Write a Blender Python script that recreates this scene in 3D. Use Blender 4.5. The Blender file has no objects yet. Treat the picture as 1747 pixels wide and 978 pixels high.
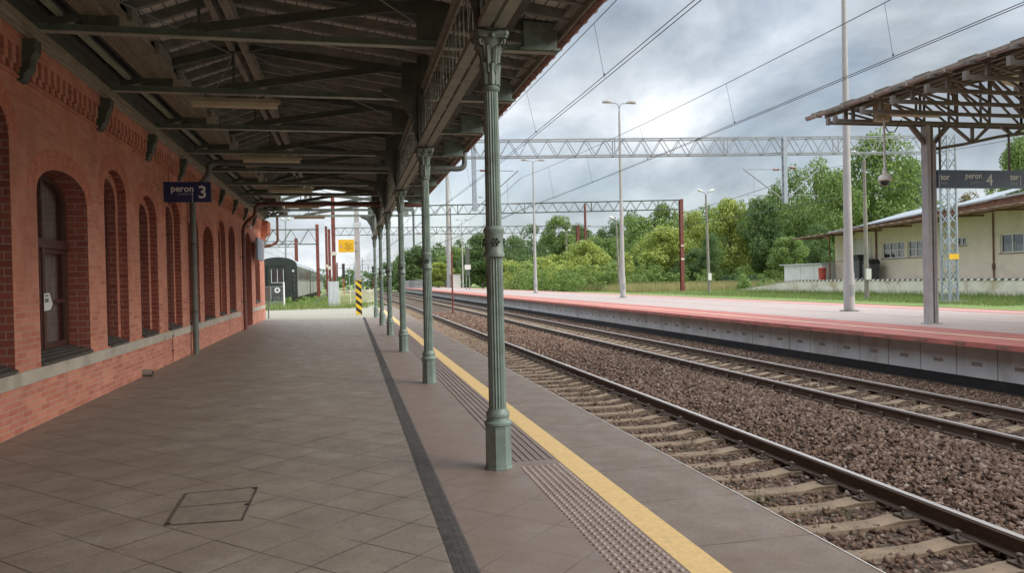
import bpy, bmesh, math, random
import numpy as np
from mathutils import Vector, Matrix
R=math.radians
random.seed(7); rng=np.random.default_rng(11)
scene=bpy.context.scene; COL=scene.collection

# ------------------------------------------------------------------ camera
IW,IH,FPX,CAMZ=1747.,978.,1283.,1.6
def _axes():
    y=Vector(((595-IW/2)/FPX,(483-IH/2)/FPX,1)).normalized()
    r=math.atan(.024); u=Vector((-math.sin(r),-math.cos(r),0)); u=(u-y*u.dot(y)).normalized()
    x=y.cross(u)
    if x.x<0: x=-x
    return x,y,u
_ax=_axes()
def ray(px,py):
    d=Vector(((px-IW/2)/FPX,(py-IH/2)/FPX,1)); return Vector((d.dot(_ax[0]),d.dot(_ax[1]),d.dot(_ax[2])))
def at(px,py,Y):   # point of the sight line at distance Y along the platform
    d=ray(px,py); t=Y/d.y; return Vector((t*d.x,Y,CAMZ+t*d.z))
def gz(px,py,z):   # point of the sight line on the level z
    d=ray(px,py); t=(z-CAMZ)/d.z; return Vector((t*d.x,t*d.y,z))
cd=bpy.data.cameras.new('camera'); cam=bpy.data.objects.new('camera',cd); COL.objects.link(cam)
cd.sensor_fit='HORIZONTAL'; cd.sensor_width=36; cd.lens=36*FPX/IW; cd.clip_start=.05; cd.clip_end=5000
cx_=Vector((_ax[0].x,_ax[1].x,_ax[2].x)); cy_=-Vector((_ax[0].y,_ax[1].y,_ax[2].y)); cz_=-Vector((_ax[0].z,_ax[1].z,_ax[2].z))
m3=Matrix((cx_,cy_,cz_)).transposed()
cam.matrix_world=Matrix.Translation((0,0,CAMZ))@m3.to_4x4(); scene.camera=cam

# ------------------------------------------------------------------ world, sun, exposure
SUN_EL,SUN_AZ=R(29),R(122)      # azimuth clockwise from +Y: the bright part of the cloud is to the right, a little behind
world=bpy.data.worlds.new('World'); scene.world=world; world.use_nodes=True
nt=world.node_tree; N=nt.nodes; Lk=nt.links; N.clear()
def wn(t,**k):
    n=N.new(t)
    for a,b in k.items():
        if hasattr(n,a): setattr(n,a,b)
    return n
def wmath(op,a,b=None,c=False):
    n=N.new('ShaderNodeMath'); n.operation=op; n.use_clamp=c
    for i,v in enumerate((a,b)):
        if v is None: continue
        if isinstance(v,(int,float)): n.inputs[i].default_value=v
        else: Lk.new(v,n.inputs[i])
    return n.outputs[0]
out=wn('ShaderNodeOutputWorld'); bg=wn('ShaderNodeBackground'); Lk.new(bg.outputs[0],out.inputs[0])
sky=wn('ShaderNodeTexSky'); sky.sky_type='NISHITA'; sky.sun_disc=False; sky.sun_elevation=SUN_EL; sky.sun_rotation=SUN_AZ
tc=wn('ShaderNodeTexCoord'); sep=wn('ShaderNodeSeparateXYZ'); Lk.new(tc.outputs['Generated'],sep.inputs[0])
zc=wmath('MAXIMUM',sep.outputs[2],0.0); zd=wmath('ADD',zc,.55)
comb=wn('ShaderNodeCombineXYZ'); Lk.new(wmath('DIVIDE',sep.outputs[0],zd),comb.inputs[0]); Lk.new(wmath('DIVIDE',sep.outputs[1],zd),comb.inputs[1])
def wnoise(scale,detail,rough,off):
    mp=wn('ShaderNodeMapping'); mp.inputs['Location'].default_value=off; Lk.new(comb.outputs[0],mp.inputs[0])
    n=wn('ShaderNodeTexNoise'); n.inputs['Scale'].default_value=scale; n.inputs['Detail'].default_value=detail; n.inputs['Roughness'].default_value=rough
    n.inputs['Distortion'].default_value=.35
    Lk.new(mp.outputs[0],n.inputs['Vector']); return n.outputs['Fac']
def wramp(fac,stops):
    r=wn('ShaderNodeValToRGB'); e=r.color_ramp.elements
    while len(e)<len(stops): e.new(.5)
    for el,(p,c) in zip(e,stops): el.position=p; el.color=(*c,1)
    Lk.new(fac,r.inputs[0]); return r.outputs[0]
n1=wnoise(2.6,9,.56,(3.1,1.7,0)); n2=wnoise(1.3,4,.5,(7.3,2.2,0))
cl=wmath('ADD',wmath('MULTIPLY',n1,.6),wmath('MULTIPLY',n2,.4))
cloud=wramp(cl,[(.40,(.235,.265,.30)),(.465,(.36,.40,.44)),(.525,(.52,.56,.60)),(.60,(.80,.825,.85))])
# overcast sky: brighter overhead than at the horizon
zen=wmath('ADD',1.0,wmath('MULTIPLY',wmath('SUBTRACT',sep.outputs[2],.33,True),6.0))
mulc=wn('ShaderNodeVectorMath'); mulc.operation='SCALE'; Lk.new(cloud,mulc.inputs[0]); Lk.new(zen,mulc.inputs['Scale'])
skys=wn('ShaderNodeVectorMath'); skys.operation='SCALE'; Lk.new(sky.outputs[0],skys.inputs[0]); skys.inputs['Scale'].default_value=.10
gap=wramp(wnoise(1.9,5,.55,(1.3,8.4,0)),[(.40,(.45,.45,.45)),(.58,(.04,.04,.04))])
mix=wn('ShaderNodeMix'); mix.data_type='RGBA'; Lk.new(gap,mix.inputs[0]); Lk.new(mulc.outputs[0],mix.inputs[6]); Lk.new(skys.outputs[0],mix.inputs[7])
scl=wn('ShaderNodeVectorMath'); scl.operation='SCALE'; Lk.new(mix.outputs[2],scl.inputs[0]); scl.inputs['Scale'].default_value=10.
Lk.new(scl.outputs[0],bg.inputs[0]); bg.inputs[1].default_value=.075
sl=bpy.data.lights.new('sun','SUN'); sl.energy=1.7; sl.angle=R(38); sl.color=(1,.94,.85)
so=bpy.data.objects.new('sun',sl); COL.objects.link(so); so.location=(30,-20,60)
sd=Vector((math.sin(SUN_AZ)*math.cos(SUN_EL),math.cos(SUN_AZ)*math.cos(SUN_EL),math.sin(SUN_EL)))
so.rotation_euler=sd.to_track_quat('Z','Y').to_euler()
vs=scene.view_settings; vs.view_transform='Standard'; vs.look='None'; vs.gamma=1; vs.exposure=0.98; vs.use_curve_mapping=False
scene.render.engine='CYCLES'; scene.cycles.max_bounces=8; scene.cycles.diffuse_bounces=5; scene.cycles.transparent_max_bounces=16

# ------------------------------------------------------------------ materials
MATS={}
def newmat(name):
    m=bpy.data.materials.new(name); m.use_nodes=True; t=m.node_tree; t.nodes.clear()
    o=t.nodes.new('ShaderNodeOutputMaterial'); p=t.nodes.new('ShaderNodeBsdfPrincipled'); t.links.new(p.outputs[0],o.inputs[0])
    MATS[name]=m; return m,t,p
class NG:   # small node helper
    def __init__(s,t): s.t=t
    def n(s,typ,ins=None,**k):
        n=s.t.nodes.new(typ)
        for a,b in k.items(): setattr(n,a,b)
        for a,b in (ins or {}).items():
            if hasattr(b,'is_linked') or isinstance(b,bpy.types.NodeSocket): s.t.links.new(b,n.inputs[a])
            else: n.inputs[a].default_value=b
        return n
    def m(s,op,a,b=0.,clamp=False): return s.n('ShaderNodeMath',{0:a,1:b},operation=op,use_clamp=clamp).outputs[0]
    def noise(s,vec,scale,detail=4,rough=.55,dist=0): return s.n('ShaderNodeTexNoise',{'Vector':vec,'Scale':scale,'Detail':detail,'Roughness':rough,'Distortion':dist}).outputs['Fac']
    def ramp(s,f,stops):
        r=s.n('ShaderNodeValToRGB',{0:f}); e=r.color_ramp.elements
        while len(e)<len(stops): e.new(.5)
        for el,(p,c) in zip(e,stops):
            el.position=p; el.color=(*c,1) if len(c)==3 else c
        return r.outputs[0]
    def mix(s,f,a,b,mode='MIX'):
        n=s.n('ShaderNodeMix',data_type='RGBA',blend_type=mode)
        for i,v in ((0,f),(6,a),(7,b)):
            if isinstance(v,bpy.types.NodeSocket): s.t.links.new(v,n.inputs[i])
            elif i==0: n.inputs[0].default_value=v
            else: n.inputs[i].default_value=(*v,1)
        return n.outputs[2]
    def obj(s): return s.n('ShaderNodeTexCoord').outputs['Object']
    def sep(s,v): return s.n('ShaderNodeSeparateXYZ',{0:v}).outputs
    def comb(s,x,y,z=0.): return s.n('ShaderNodeCombineXYZ',{0:x,1:y,2:z}).outputs[0]
    def bump(s,h,st,d=.01): return s.n('ShaderNodeBump',{'Height':h,'Strength':st,'Distance':d}).outputs[0]
def simple(name,col,rough=.6,var=.25,scale=6,metal=0,bump=.15,stain=None,stain_amt=.5,fine=60,stretch=(1,1,1),spec=.5):
    m,t,p=newmat(name); g=NG(t); v=g.obj()
    mp=g.n('ShaderNodeMapping',{'Vector':v,'Scale':stretch}).outputs[0]
    n=g.noise(mp,scale,5,.6); c2=[max(0,c*(1-var)) for c in col]; c3=[min(1,c*(1+var)) for c in col]
    c=g.ramp(n,[(.3,c2),(.7,c3)])
    if stain:
        s=g.ramp(g.noise(mp,scale*.45,6,.65,.4),[(.52,(0,0,0)),(.66,(stain_amt,)*3)]); c=g.mix(s,c,stain)
    f=g.noise(v,fine,3,.6)
    t.links.new(c,p.inputs['Base Color']); p.inputs['Roughness'].default_value=rough; p.inputs['Metallic'].default_value=metal
    p.inputs['Specular IOR Level'].default_value=spec
    if bump: t.links.new(g.bump(f,bump,.01),p.inputs['Normal'])
    return m
def sl_mask(g,coord,period,width,off=0.):   # 1 on thin lines across coord
    q=g.m('ABSOLUTE',g.m('SUBTRACT',g.m('FRACT',g.m('DIVIDE',g.m('ADD',coord,off),period)),.5))
    return g.m('GREATER_THAN',q,.5-width/period*.5)

# painted brick front and bare brick reveals
def brick_mat(name,front):
    m,t,p=newmat(name); g=NG(t); v=g.obj(); s=g.sep(v)
    uv=g.comb(g.m('ADD',s[1],s[0]),s[2])
    def brick(wid,h,mort,c1,c2,cm):
        b=g.n('ShaderNodeTexBrick',{'Vector':uv,'Color1':(*c1,1),'Color2':(*c2,1),'Mortar':(*cm,1),'Scale':1.,'Mortar Size':mort,'Mortar Smooth':.2,'Bias':0.,'Brick Width':wid,'Row Height':h})
        return b
    big=g.noise(v,.9,6,.6,.5); fine=g.noise(v,30,4,.65); med=g.noise(v,4,5,.6)
    if front:
        base=g.ramp(med,[(.3,(.50,.175,.11)),(.5,(.62,.25,.165)),(.72,(.70,.34,.245))])
        base=g.mix(g.m('MULTIPLY',fine,.25),base,(.46,.15,.10))
        b=brick(.26,.075,.007,(.45,.135,.085),(.66,.27,.18),(.50,.35,.28))
        low=g.n('ShaderNodeMapRange',{'Value':s[2],'From Min':1.7,'From Max':.2,'To Min':.0,'To Max':.28}).outputs[0]
        k=g.ramp(g.m('ADD',g.noise(v,1.6,5,.6,.6),low),[(.40,(.16,)*3),(.64,(.85,)*3)])
        c=g.mix(k,base,b.outputs[0])
        soot=g.ramp(g.noise(g.n('ShaderNodeMapping',{'Vector':v,'Scale':(1,1,.3)}).outputs[0],.9,6,.68,.4),[(.50,(0,0,0)),(.68,(.5,)*3)]); c=g.mix(soot,c,(.33,.13,.09))
        pale=g.ramp(g.noise(v,1.1,5,.7,.8),[(.57,(0,0,0)),(.72,(.35,)*3)]); c=g.mix(pale,c,(.62,.36,.28))
        h=g.m('ADD',g.m('MULTIPLY',b.outputs['Fac'],g.m('MULTIPLY',k,-.6)),fine)
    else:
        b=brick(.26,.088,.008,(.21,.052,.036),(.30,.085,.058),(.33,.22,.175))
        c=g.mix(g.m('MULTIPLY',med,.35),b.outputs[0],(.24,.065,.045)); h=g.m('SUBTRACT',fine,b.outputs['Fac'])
    t.links.new(c,p.inputs['Base Color']); p.inputs['Roughness'].default_value=.85
    t.links.new(g.bump(h,.45,.012),p.inputs['Normal']); return m
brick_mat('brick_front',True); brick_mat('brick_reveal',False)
simple('voussoir',(.56,.20,.13),.85,.22,7,stain=(.42,.15,.10))
simple('lid_slab',(.215,.178,.145),.65,.25,9,stain=(.15,.12,.10))
simple('cover_frame',(.10,.075,.06),.6,.3,9)
simple('stone_band',(.48,.43,.36),.8,.18,3,stain=(.30,.25,.2))
simple('cornice_brick',(.40,.12,.07),.85,.3,9,stain=(.2,.06,.04))
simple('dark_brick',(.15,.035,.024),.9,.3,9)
simple('wood_frame',(.085,.032,.025),.5,.3,8,bump=.1,stretch=(4,4,.5))
simple('sill_board',(.075,.066,.06),.5,.35,5,stretch=(8,1,1))
simple('curtain',(.27,.25,.225),.9,.35,7,bump=0,stretch=(1,5,.3))
simple('iron_green',(.155,.195,.165),.5,.22,5,bump=.12,stain=(.10,.085,.06),stain_amt=.45)
simple('iron_teal',(.20,.265,.235),.45,.22,5,bump=.2,stain=(.10,.075,.05),stain_amt=.7)
simple('iron_green_sunlit',(.36,.375,.33),.45,.2,5,stain=(.18,.16,.12))  # for the tie flanges: their sunlit look is painted in as a paler iron
simple('iron_dark',(.075,.088,.07),.6,.3,5,stain=(.06,.04,.03))
simple('iron_pale',(.30,.315,.27),.55,.2,5,stain=(.16,.13,.09))
simple('timber',(.285,.275,.24),.8,.35,4,stretch=(8,.6,8),bump=.4)
simple('plank_dark',(.11,.108,.095),.8,.3,4,stretch=(8,.6,8),bump=.4)
simple('rafter_grey',(.22,.23,.205),.8,.3,4,bump=.3)
simple('timber_brown',(.29,.245,.19),.8,.3,4,stretch=(8,.6,8),bump=.4)
simple('timber_blue',(.22,.24,.25),.8,.3,4,stretch=(8,.6,8),bump=.4)
simple('timber_green',(.32,.36,.28),.8,.3,4,stretch=(8,.6,8),bump=.4)
simple('tile_red',(.24,.125,.10),.75,.3,8)
simple('lamp_cream',(.44,.37,.27),.5,.2,5,stain=(.28,.16,.07))
simple('lamp_diffuser',(.55,.47,.33),.35,.12,5)
simple('pipe_dark',(.085,.075,.07),.4,.25,4)
simple('pipe_grey',(.13,.145,.135),.45,.25,3,stain=(.14,.09,.06))
simple('pipe_brown',(.16,.06,.045),.45,.25,4)
simple('sign_blue',(.018,.028,.12),.4,.1,4,bump=0)
simple('sign_slate',(.085,.125,.21),.4,.1,4,bump=0)
simple('sign_white',(.8,.8,.8),.5,.03,4,bump=0)
simple('sign_grey',(.32,.36,.45),.5,.05,4,bump=0)
simple('sign_yellow',(.78,.45,.02),.5,.06,4,bump=0)
simple('ink',(.03,.025,.02),.6,.1,4,bump=0)
simple('paint_black',(.022,.021,.02),.55,.3,7)
simple('paint_yellow',(.74,.50,.03),.55,.15,7,stain=(.4,.3,.1))
simple('paint_white',(.75,.75,.73),.6,.08,5)
simple('paint_red',(.42,.06,.04),.55,.2,5)
simple('concrete_pole',(.36,.345,.335),.75,.14,3,stain=(.24,.22,.20),stretch=(1,1,.3))
simple('concrete_old',(.23,.205,.175),.85,.25,3,stain=(.12,.10,.08),stretch=(1,1,.3))
simple('galv',(.25,.265,.28),.6,.15,4,metal=.0,bump=.05)
simple('galv_blue',(.27,.305,.345),.6,.12,4,metal=.0,bump=.05)
simple('rust_red',(.155,.038,.026),.65,.35,4,stain=(.09,.03,.02))
simple('rust_band',(.55,.50,.42),.7,.2,4)
simple('wire',(.055,.06,.065),.5,.1,4,bump=0,metal=.3)
simple('insulator',(.18,.05,.035),.3,.1,4,bump=0)
simple('rail_rust',(.10,.062,.043),.6,.35,7,metal=.2,stretch=(4,1,4))
simple('rail_head',(.62,.55,.51),.32,.12,3,metal=.5,stretch=(6,.4,6),bump=.05)
simple('sleeper',(.235,.165,.105),.88,.35,4,stain=(.13,.085,.06),stain_amt=.85,bump=.4,fine=25)
simple('clip',(.10,.065,.045),.65,.3,9)
simple('train_dark',(.022,.028,.024),.45,.3,3)
simple('train_grey',(.25,.27,.24),.55,.12,3,stain=(.17,.17,.14),stretch=(1,.3,2))
simple('train_green',(.115,.13,.10),.5,.15,3,stain=(.09,.09,.07),stretch=(1,.3,2))
simple('train_roof',(.40,.43,.46),.6,.12,2,stain=(.28,.29,.3))
simple('glass_dark',(.028,.033,.036),.08,.2,2,bump=0,spec=.8)
simple('brown_steel',(.155,.135,.12),.55,.2,4,stain=(.09,.06,.045))
simple('post_taupe',(.37,.355,.36),.5,.12,4)
simple('gutter_brown',(.33,.28,.25),.5,.2,3)
simple('roof_sheet',(.52,.47,.34),.75,.2,3,stain=(.22,.19,.12))
simple('roof_top',(.13,.125,.095),.85,.3,3,stain=(.07,.075,.05))
simple('render_beige',(.72,.635,.50),.85,.06,1.2,stain=(.60,.51,.39),stain_amt=.5)
simple('dock_wall',(.66,.62,.52),.85,.12,1.1,stain=(.40,.31,.19),stain_amt=.8)
simple('dock_top',(.32,.28,.25),.85,.15,3)
simple('rust_brown',(.20,.10,.065),.8,.35,3,stain=(.10,.06,.045))
simple('awning_sheet',(.30,.23,.18),.7,.3,2,stain=(.24,.10,.06))
simple('roof_metal',(.30,.325,.35),.6,.1,1.5,stain=(.4,.42,.45))
simple('shed_white',(.62,.62,.58),.7,.07,1.5,stain=(.5,.46,.4))
simple('bin_grey',(.07,.075,.08),.5,.2,4)
simple('fence_green',(.03,.10,.075),.5,.2,4,bump=0)
simple('fence_cream',(.62,.60,.42),.6,.15,4,bump=0)
simple('sheet_grey',(.50,.53,.54),.55,.1,3)
simple('bark',(.12,.09,.065),.9,.3,8,stretch=(1,1,.2))
simple('camera_grey',(.55,.50,.44),.35,.05,4,bump=0)
simple('paper',(.75,.75,.74),.7,.05,12,bump=0)
simple('grate_iron',(.125,.115,.108),.5,.3,12,metal=.3)
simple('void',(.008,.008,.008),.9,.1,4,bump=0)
simple('panel_grey',(.62,.63,.64),.75,.09,1.8,stain=(.33,.32,.31),stretch=(1,1,.5))
simple('panel_black',(.016,.016,.018),.7,.3,3,stain=(.06,.05,.045))
simple('coral',(.40,.125,.10),.75,.2,2.2,stain=(.30,.15,.12))
simple('far_dull',(.22,.25,.28),.8,.2,3)
simple('litter',(.7,.68,.62),.7,.1,9,bump=0)
# glass with a reflection over whatever is behind it
m,t,p=newmat('pane'); t.nodes.remove(p); g=NG(t)
fr=g.n('ShaderNodeFresnel',{'IOR':1.5}).outputs[0]; tr=g.n('ShaderNodeBsdfTransparent',{'Color':(.80,.82,.82,1)}); gl=g.n('ShaderNodeBsdfGlossy',{'Roughness':.04,'Color':(.9,.9,.9,1)})
mx=g.n('ShaderNodeMixShader',{0:g.m('MULTIPLY',g.m('ADD',fr,.08),.30),1:tr.outputs[0],2:gl.outputs[0]})
t.links.new(mx.outputs[0],[n for n in t.nodes if n.type=='OUTPUT_MATERIAL'][0].inputs[0])
# canopy boards: joints across the boards, grime
m,t,p=newmat('deck_boards'); g=NG(t); v=g.obj(); s=g.sep(v)
j=sl_mask(g,s[0],.155,.016); idb=g.n('ShaderNodeTexWhiteNoise',{'W':g.m('FLOOR',g.m('DIVIDE',s[0],.155))},noise_dimensions='1D').outputs[0]
c=g.ramp(g.noise(g.n('ShaderNodeMapping',{'Vector':v,'Scale':(6,1,1)}).outputs[0],2.2,5,.6),[(.3,(.54,.54,.51)),(.7,(.74,.735,.69))])
c=g.mix(g.m('MULTIPLY',idb,.4),c,(.56,.52,.475)); c=g.mix(j,c,(.06,.055,.05)); t.links.new(c,p.inputs['Base Color']); p.inputs['Roughness'].default_value=.85
t.links.new(g.bump(g.noise(v,25,4,.6),.3,.01),p.inputs['Normal'])
# platform floor: square slabs laid on the diagonal
def floor_mat(name,diag,px,py,tones,joint=(.075,.062,.052),jw=.008,offx=0.,offy=0.,rough=.5,wear=.5):
    m,t,p=newmat(name); g=NG(t); v=g.obj(); s=g.sep(v)
    if diag:
        a=g.m('MULTIPLY',g.m('ADD',s[0],s[1]),.70711); b=g.m('MULTIPLY',g.m('SUBTRACT',s[1],s[0]),.70711)
    else: a,b=s[0],s[1]
    wob=g.m('MULTIPLY',g.m('SUBTRACT',g.noise(v,3,3,.6),.5),.012); a=g.m('ADD',a,wob); b=g.m('ADD',b,wob)
    a=g.m('ADD',a,offx); b=g.m('ADD',b,offy)
    j=g.m('MAXIMUM',sl_mask(g,a,px,jw),sl_mask(g,b,py,jw)) if px else sl_mask(g,b,py,jw)
    ia=g.m('FLOOR',g.m('ADD',g.m('DIVIDE',a,px if px else 99.),.5)) ; ib=g.m('FLOOR',g.m('ADD',g.m('DIVIDE',b,py),.5))
    wnz=g.n('ShaderNodeTexWhiteNoise',{'Vector':g.comb(ia,ib)},noise_dimensions='2D').outputs[0]
    c=g.ramp(g.noise(v,2.2,6,.65),[(.28,tones[0]),(.5,tones[1]),(.74,tones[2])])
    c=g.mix(g.m('MULTIPLY',wnz,.38),c,tones[3])
    sp=g.noise(v,150,2,.6); c=g.mix(g.ramp(sp,[(.56,(0,0,0)),(.72,(.5,)*3)]),c,tones[2]); c=g.mix(g.ramp(sp,[(.28,(.55,)*3),(.44,(0,0,0))]),c,tones[0])
    gr=g.noise(v,38,5,.75); c=g.mix(g.ramp(gr,[(.40,(.5,)*3),(.52,(0,0,0))]),c,tones[0]); c=g.mix(g.ramp(gr,[(.55,(0,0,0)),(.68,(.5,)*3)]),c,tones[2])
    blot=g.ramp(g.noise(v,.8,6,.7,.5),[(.42,(0,0,0)),(.62,(wear,)*3)]); c=g.mix(blot,c,tones[3])
    scuff=g.ramp(g.noise(g.n('ShaderNodeMapping',{'Vector':v,'Scale':(3.,1.2,1)}).outputs[0],2.6,7,.72),[(.60,(0,0,0)),(.74,(.42,)*3)]); c=g.mix(scuff,c,(.42,.38,.33))
    gum=g.n('ShaderNodeTexVoronoi',{'Vector':v,'Scale':2.3}).outputs['Distance']; c=g.mix(g.ramp(gum,[(.018,(.75,)*3),(.032,(0,0,0))]),c,(.06,.052,.045))
    edge=g.ramp(g.noise(v,5,5,.7,.6),[(.56,(0,0,0)),(.7,(.45,)*3)]); c=g.mix(edge,c,tones[0])
    c=g.mix(g.m('MULTIPLY',j,g.ramp(g.noise(v,1.7,3,.6),[(.32,(.2,)*3),(.58,(1,1,1))])),c,joint)
    if diag: c=g.mix(g.m('MULTIPLY',g.m('GREATER_THAN',s[0],.66),.55),c,(.235,.155,.122))
    t.links.new(c,p.inputs['Base Color'])
    rr=g.n('ShaderNodeMapRange',{'Value':g.noise(v,3.3,5,.65),'From Min':.3,'From Max':.7,'To Min':rough-.10,'To Max':rough+.18}).outputs[0]
    t.links.new(rr,p.inputs['Roughness'])
    h=g.m('SUBTRACT',g.m('MULTIPLY',sp,.5),g.m('MULTIPLY',j,2.)); t.links.new(g.bump(h,.35,.006),p.inputs['Normal']); return m
floor_mat('floor_slabs',True,.43,.43,[(.17,.14,.112),(.26,.22,.182),(.37,.325,.275),(.225,.18,.145)],offx=.08,offy=.16,jw=.010,joint=(.045,.036,.03))
floor_mat('edge_slabs',False,None,.90,[(.15,.105,.078),(.215,.155,.115),(.28,.215,.165),(.175,.125,.09)],offy=.40,rough=.55,jw=.013,joint=(.05,.038,.03))
floor_mat('block_paving',False,.16,.20,[(.29,.265,.205),(.35,.325,.255),(.42,.39,.31),(.31,.285,.22)],joint=(.22,.20,.13),jw=.014,rough=.7)
floor_mat('p4_paving',False,.9,.9,[(.33,.255,.225),(.40,.325,.29),(.47,.40,.365),(.385,.28,.25)],joint=(.25,.23,.21),jw=.02,rough=.65)
floor_mat('tactile',False,.42,.42,[(.21,.15,.125),(.26,.195,.165),(.32,.25,.215),(.23,.165,.14)],jw=.006,offx=.06,rough=.6,wear=.2)
simple('yellow_line',(.74,.50,.20),.65,.10,22,stain=(.55,.38,.18),stain_amt=.5,fine=120)
simple('stud',(.37,.29,.245),.55,.15,9)
simple('cream_line',(.72,.62,.42),.6,.12,6)
simple('edge_trim',(.66,.62,.57),.5,.15,6)
# ballast
m,t,p=newmat('ballast_bed'); g=NG(t); v=g.obj()
vo=g.n('ShaderNodeTexVoronoi',{'Vector':v,'Scale':19.}); 
c=g.ramp(g.sep(vo.outputs['Color'])[0],[(0,(.055,.030,.019)),(.5,(.115,.064,.040)),(.85,(.175,.105,.067)),(1,(.25,.175,.125))])
c=g.mix(g.ramp(vo.outputs['Distance'],[(.35,(0,0,0)),(.75,(.8,)*3)]),c,(.03,.022,.017))
c=g.mix(g.ramp(g.noise(v,.5,5,.6),[(.45,(0,0,0)),(.65,(.45,)*3)]),c,(.12,.10,.06))
t.links.new(c,p.inputs['Base Color']); p.inputs['Roughness'].default_value=.9
t.links.new(g.bump(g.m('MULTIPLY',vo.outputs['Distance'],-1.),1.,.05),p.inputs['Normal'])
def island(name,stops,rough=.9,trans=0.):
    m,t,p=newmat(name); g=NG(t); r=g.n('ShaderNodeNewGeometry').outputs['Random Per Island']
    c=g.ramp(r,stops); t.links.new(c,p.inputs['Base Color']); p.inputs['Roughness'].default_value=rough; p.inputs['Specular IOR Level'].default_value=.3
    if trans:
        tl=g.n('ShaderNodeBsdfTranslucent',{'Color':c}); o=[n for n in t.nodes if n.type=='OUTPUT_MATERIAL'][0]
        mx=g.n('ShaderNodeMixShader',{0:trans,1:p.outputs[0],2:tl.outputs[0]}); t.links.new(mx.outputs[0],o.inputs[0])
    return m
island('stone_chips',[(0,(.085,.050,.036)),(.35,(.148,.087,.059)),(.7,(.21,.131,.091)),(.93,(.26,.175,.126)),(1,(.36,.29,.235))])
island('leaf_dark',[(0,(.075,.125,.04)),(.6,(.115,.19,.058)),(1,(.18,.25,.085))],.6,.3)
island('leaf_mid',[(0,(.125,.195,.05)),(.6,(.195,.285,.075)),(1,(.28,.365,.11))],.6,.3)
island('leaf_yellow',[(0,(.24,.30,.06)),(.6,(.36,.425,.09)),(1,(.48,.52,.16))],.6,.3)
island('leaf_brown',[(0,(.13,.10,.05)),(.6,(.20,.16,.08)),(1,(.26,.24,.12))],.7,.25)
island('grass_blade',[(0,(.10,.17,.04)),(.5,(.17,.25,.06)),(.85,(.27,.31,.10)),(1,(.40,.36,.18))],.7,.3)
island('dry_blade',[(0,(.22,.22,.08)),(.5,(.33,.30,.13)),(1,(.45,.38,.20))],.7,.3)
island('weed_blade',[(0,(.06,.12,.03)),(.6,(.12,.19,.05)),(1,(.30,.24,.12))],.7,.3)
m,t,p=newmat('grass_ground'); g=NG(t); v=g.obj()
c=g.ramp(g.noise(v,.25,7,.65),[(.3,(.13,.20,.05)),(.5,(.20,.28,.07)),(.7,(.30,.31,.12))])
c=g.mix(g.ramp(g.noise(v,.07,5,.6),[(.5,(0,0,0)),(.66,(.7,)*3)]),c,(.26,.22,.12)); c=g.mix(g.m('MULTIPLY',g.noise(v,6,4,.7),.5),c,(.10,.15,.04))
t.links.new(c,p.inputs['Base Color']); p.inputs['Roughness'].default_value=.95
t.links.new(g.bump(g.noise(v,9,5,.7),.8,.1),p.inputs['Normal'])
m,t,p=newmat('hazard_stripe'); g=NG(t); s=g.sep(g.obj())
q=g.m('GREATER_THAN',g.m('FRACT',g.m('DIVIDE',g.m('ADD',s[1],s[2]),.56)),.5)
c=g.mix(q,(.72,.70,.64),(.05,.045,.04)); c=g.mix(g.ramp(g.noise(g.obj(),3,4,.6),[(.55,(0,0,0)),(.65,(.5,)*3)]),c,(.4,.36,.3)); t.links.new(c,p.inputs['Base Color'])

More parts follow.
